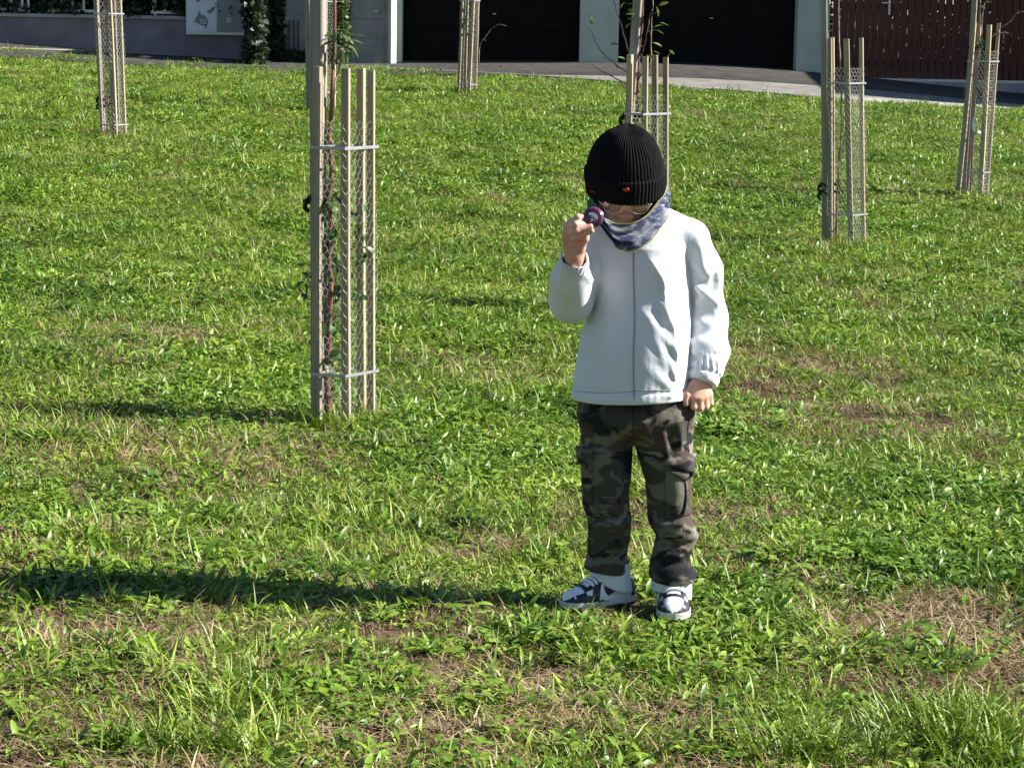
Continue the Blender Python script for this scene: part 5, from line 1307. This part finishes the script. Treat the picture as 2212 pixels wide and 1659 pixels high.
p_s = np.clip(.04+dry*.82, 0, .86); p_w = p_s+(1-p_s)*np.clip(.22+leafy*.55, 0, .80)
m = r < p_s; vid[m] = pick(I_S, m); m2 = m & (RNG.random(n) < np.interp(Yp, [5, 8, 14], [.20,.45,.75])); vid[m2] = pick(I_D, m2)
m2 = (r < p_s) & (dry > .45) & (RNG.random(n) < .30); vid[m2] = pick(I_K, m2)
m = (r >= p_s) & (r < p_w); vid[m] = pick(I_W, m); m2 = m & (RNG.random(n) < .10); vid[m2] = pick(I_WB, m2); m2 = m & (RNG.random(n) < .08); vid[m2] = pick(I_C, m2)
m = r >= p_w; vid[m] = pick(I_G, m); m2 = m & (RNG.random(n) < .10); vid[m2] = pick(I_GL, m2)
scl = RNG.uniform(.7, 1.25, n)*np.interp(Yp, [4, 9, 18, 30], [1, 1.02, 1.18, 1.4])
scl *= .55+.70*vnoise(X+3, Yp+1, 3.1)+.40*vnoise(X+13, Yp+21, 9)          # uneven height: lumps and hollows
scl[(vid < I_GL[0])] *= np.interp(dry, [0, 1], [1, .8])[(vid < I_GL[0])]
# unmown rings round the guards
gx, gy = [], []
for ub, vb, Yg in ((742,893,Y1),(1400,676,Y2),(1825,524,Y3),(2100,421,Y4),(245,287,Y5),(700,247,Y6),(1008,207,Y7)):
    c = at(ub, vb, Yg)[0]
    k = 60; a = RNG.uniform(0, 6.28, k); q = .06+.13*RNG.random(k); gx.append(c+q*np.cos(a)); gy.append(Yg+q*np.sin(a))
for u, v, su, sv, k in ((2080,1600,130,45,150),(1750,1640,150,30,60),(420,1640,160,30,50),(1830,840,40,8,16),(500,1560,90,30,50),(900,1130,300,60,60)):
    for _ in range(k):
        h_ = hit_ground(min(2230, u+random.gauss(0, su*.6)), min(1660, v+random.gauss(0, sv*.6))); gx.append([h_[0]]); gy.append([h_[1]])
gx, gy = np.concatenate(gx), np.concatenate(gy); k = len(gx)
X = np.concatenate([X, gx]); Yp = np.concatenate([Yp, gy]); vid = np.concatenate([vid, RNG.integers(I_GL[0], I_GL[1], k).astype(np.int32)]); scl = np.concatenate([scl, RNG.uniform(.9, 1.5, k)])
n = len(X)
Z = lawn_z(X, Yp)
rot = np.stack([RNG.normal(size=n)*.12, RNG.normal(size=n)*.12, RNG.uniform(0, 6.283, n)], 1)
me = bpy.data.meshes.new('lawn_grass'); me.vertices.add(n); me.vertices.foreach_set('co', np.stack([X, Yp, Z], 1).astype(np.float32).ravel())
for nm, ty, arr in (('vid', 'INT', vid), ('scl', 'FLOAT', scl.astype(np.float32))):
    me.attributes.new(nm, ty, 'POINT').data.foreach_set('value', arr)
me.attributes.new('rot', 'FLOAT_VECTOR', 'POINT').data.foreach_set('vector', rot.astype(np.float32).ravel())
lawn = tag(obj('lawn_grass', me, None), 'short mown grass with broad-leaved weeds and dry straw covering the lawn', 'grass', kind='stuff')
ng = bpy.data.node_groups.new('lawn_scatter', 'GeometryNodeTree')
ng.interface.new_socket('Geometry', in_out='INPUT', socket_type='NodeSocketGeometry'); ng.interface.new_socket('Geometry', in_out='OUTPUT', socket_type='NodeSocketGeometry')
gi = ng.nodes.new('NodeGroupInput'); go = ng.nodes.new('NodeGroupOutput'); iop = ng.nodes.new('GeometryNodeInstanceOnPoints')
ci = ng.nodes.new('GeometryNodeCollectionInfo'); ci.inputs['Collection'].default_value = SRC; ci.inputs['Separate Children'].default_value = True; ci.inputs['Reset Children'].default_value = True
def named(nm, ty):
    q = ng.nodes.new('GeometryNodeInputNamedAttribute'); q.data_type = ty; q.inputs['Name'].default_value = nm; return q.outputs['Attribute']
e2r = ng.nodes.new('FunctionNodeEulerToRotation'); ng.links.new(named('rot', 'FLOAT_VECTOR'), e2r.inputs[0])
ng.links.new(gi.outputs[0], iop.inputs['Points']); ng.links.new(ci.outputs[0], iop.inputs['Instance']); iop.inputs['Pick Instance'].default_value = True
ng.links.new(named('vid', 'INT'), iop.inputs['Instance Index']); ng.links.new(e2r.outputs[0], iop.inputs['Rotation']); ng.links.new(named('scl', 'FLOAT'), iop.inputs['Scale'])
ng.links.new(iop.outputs[0], go.inputs[0])
lawn.modifiers.new('scatter', 'NODES').node_group = ng
print('lawn plants', n)
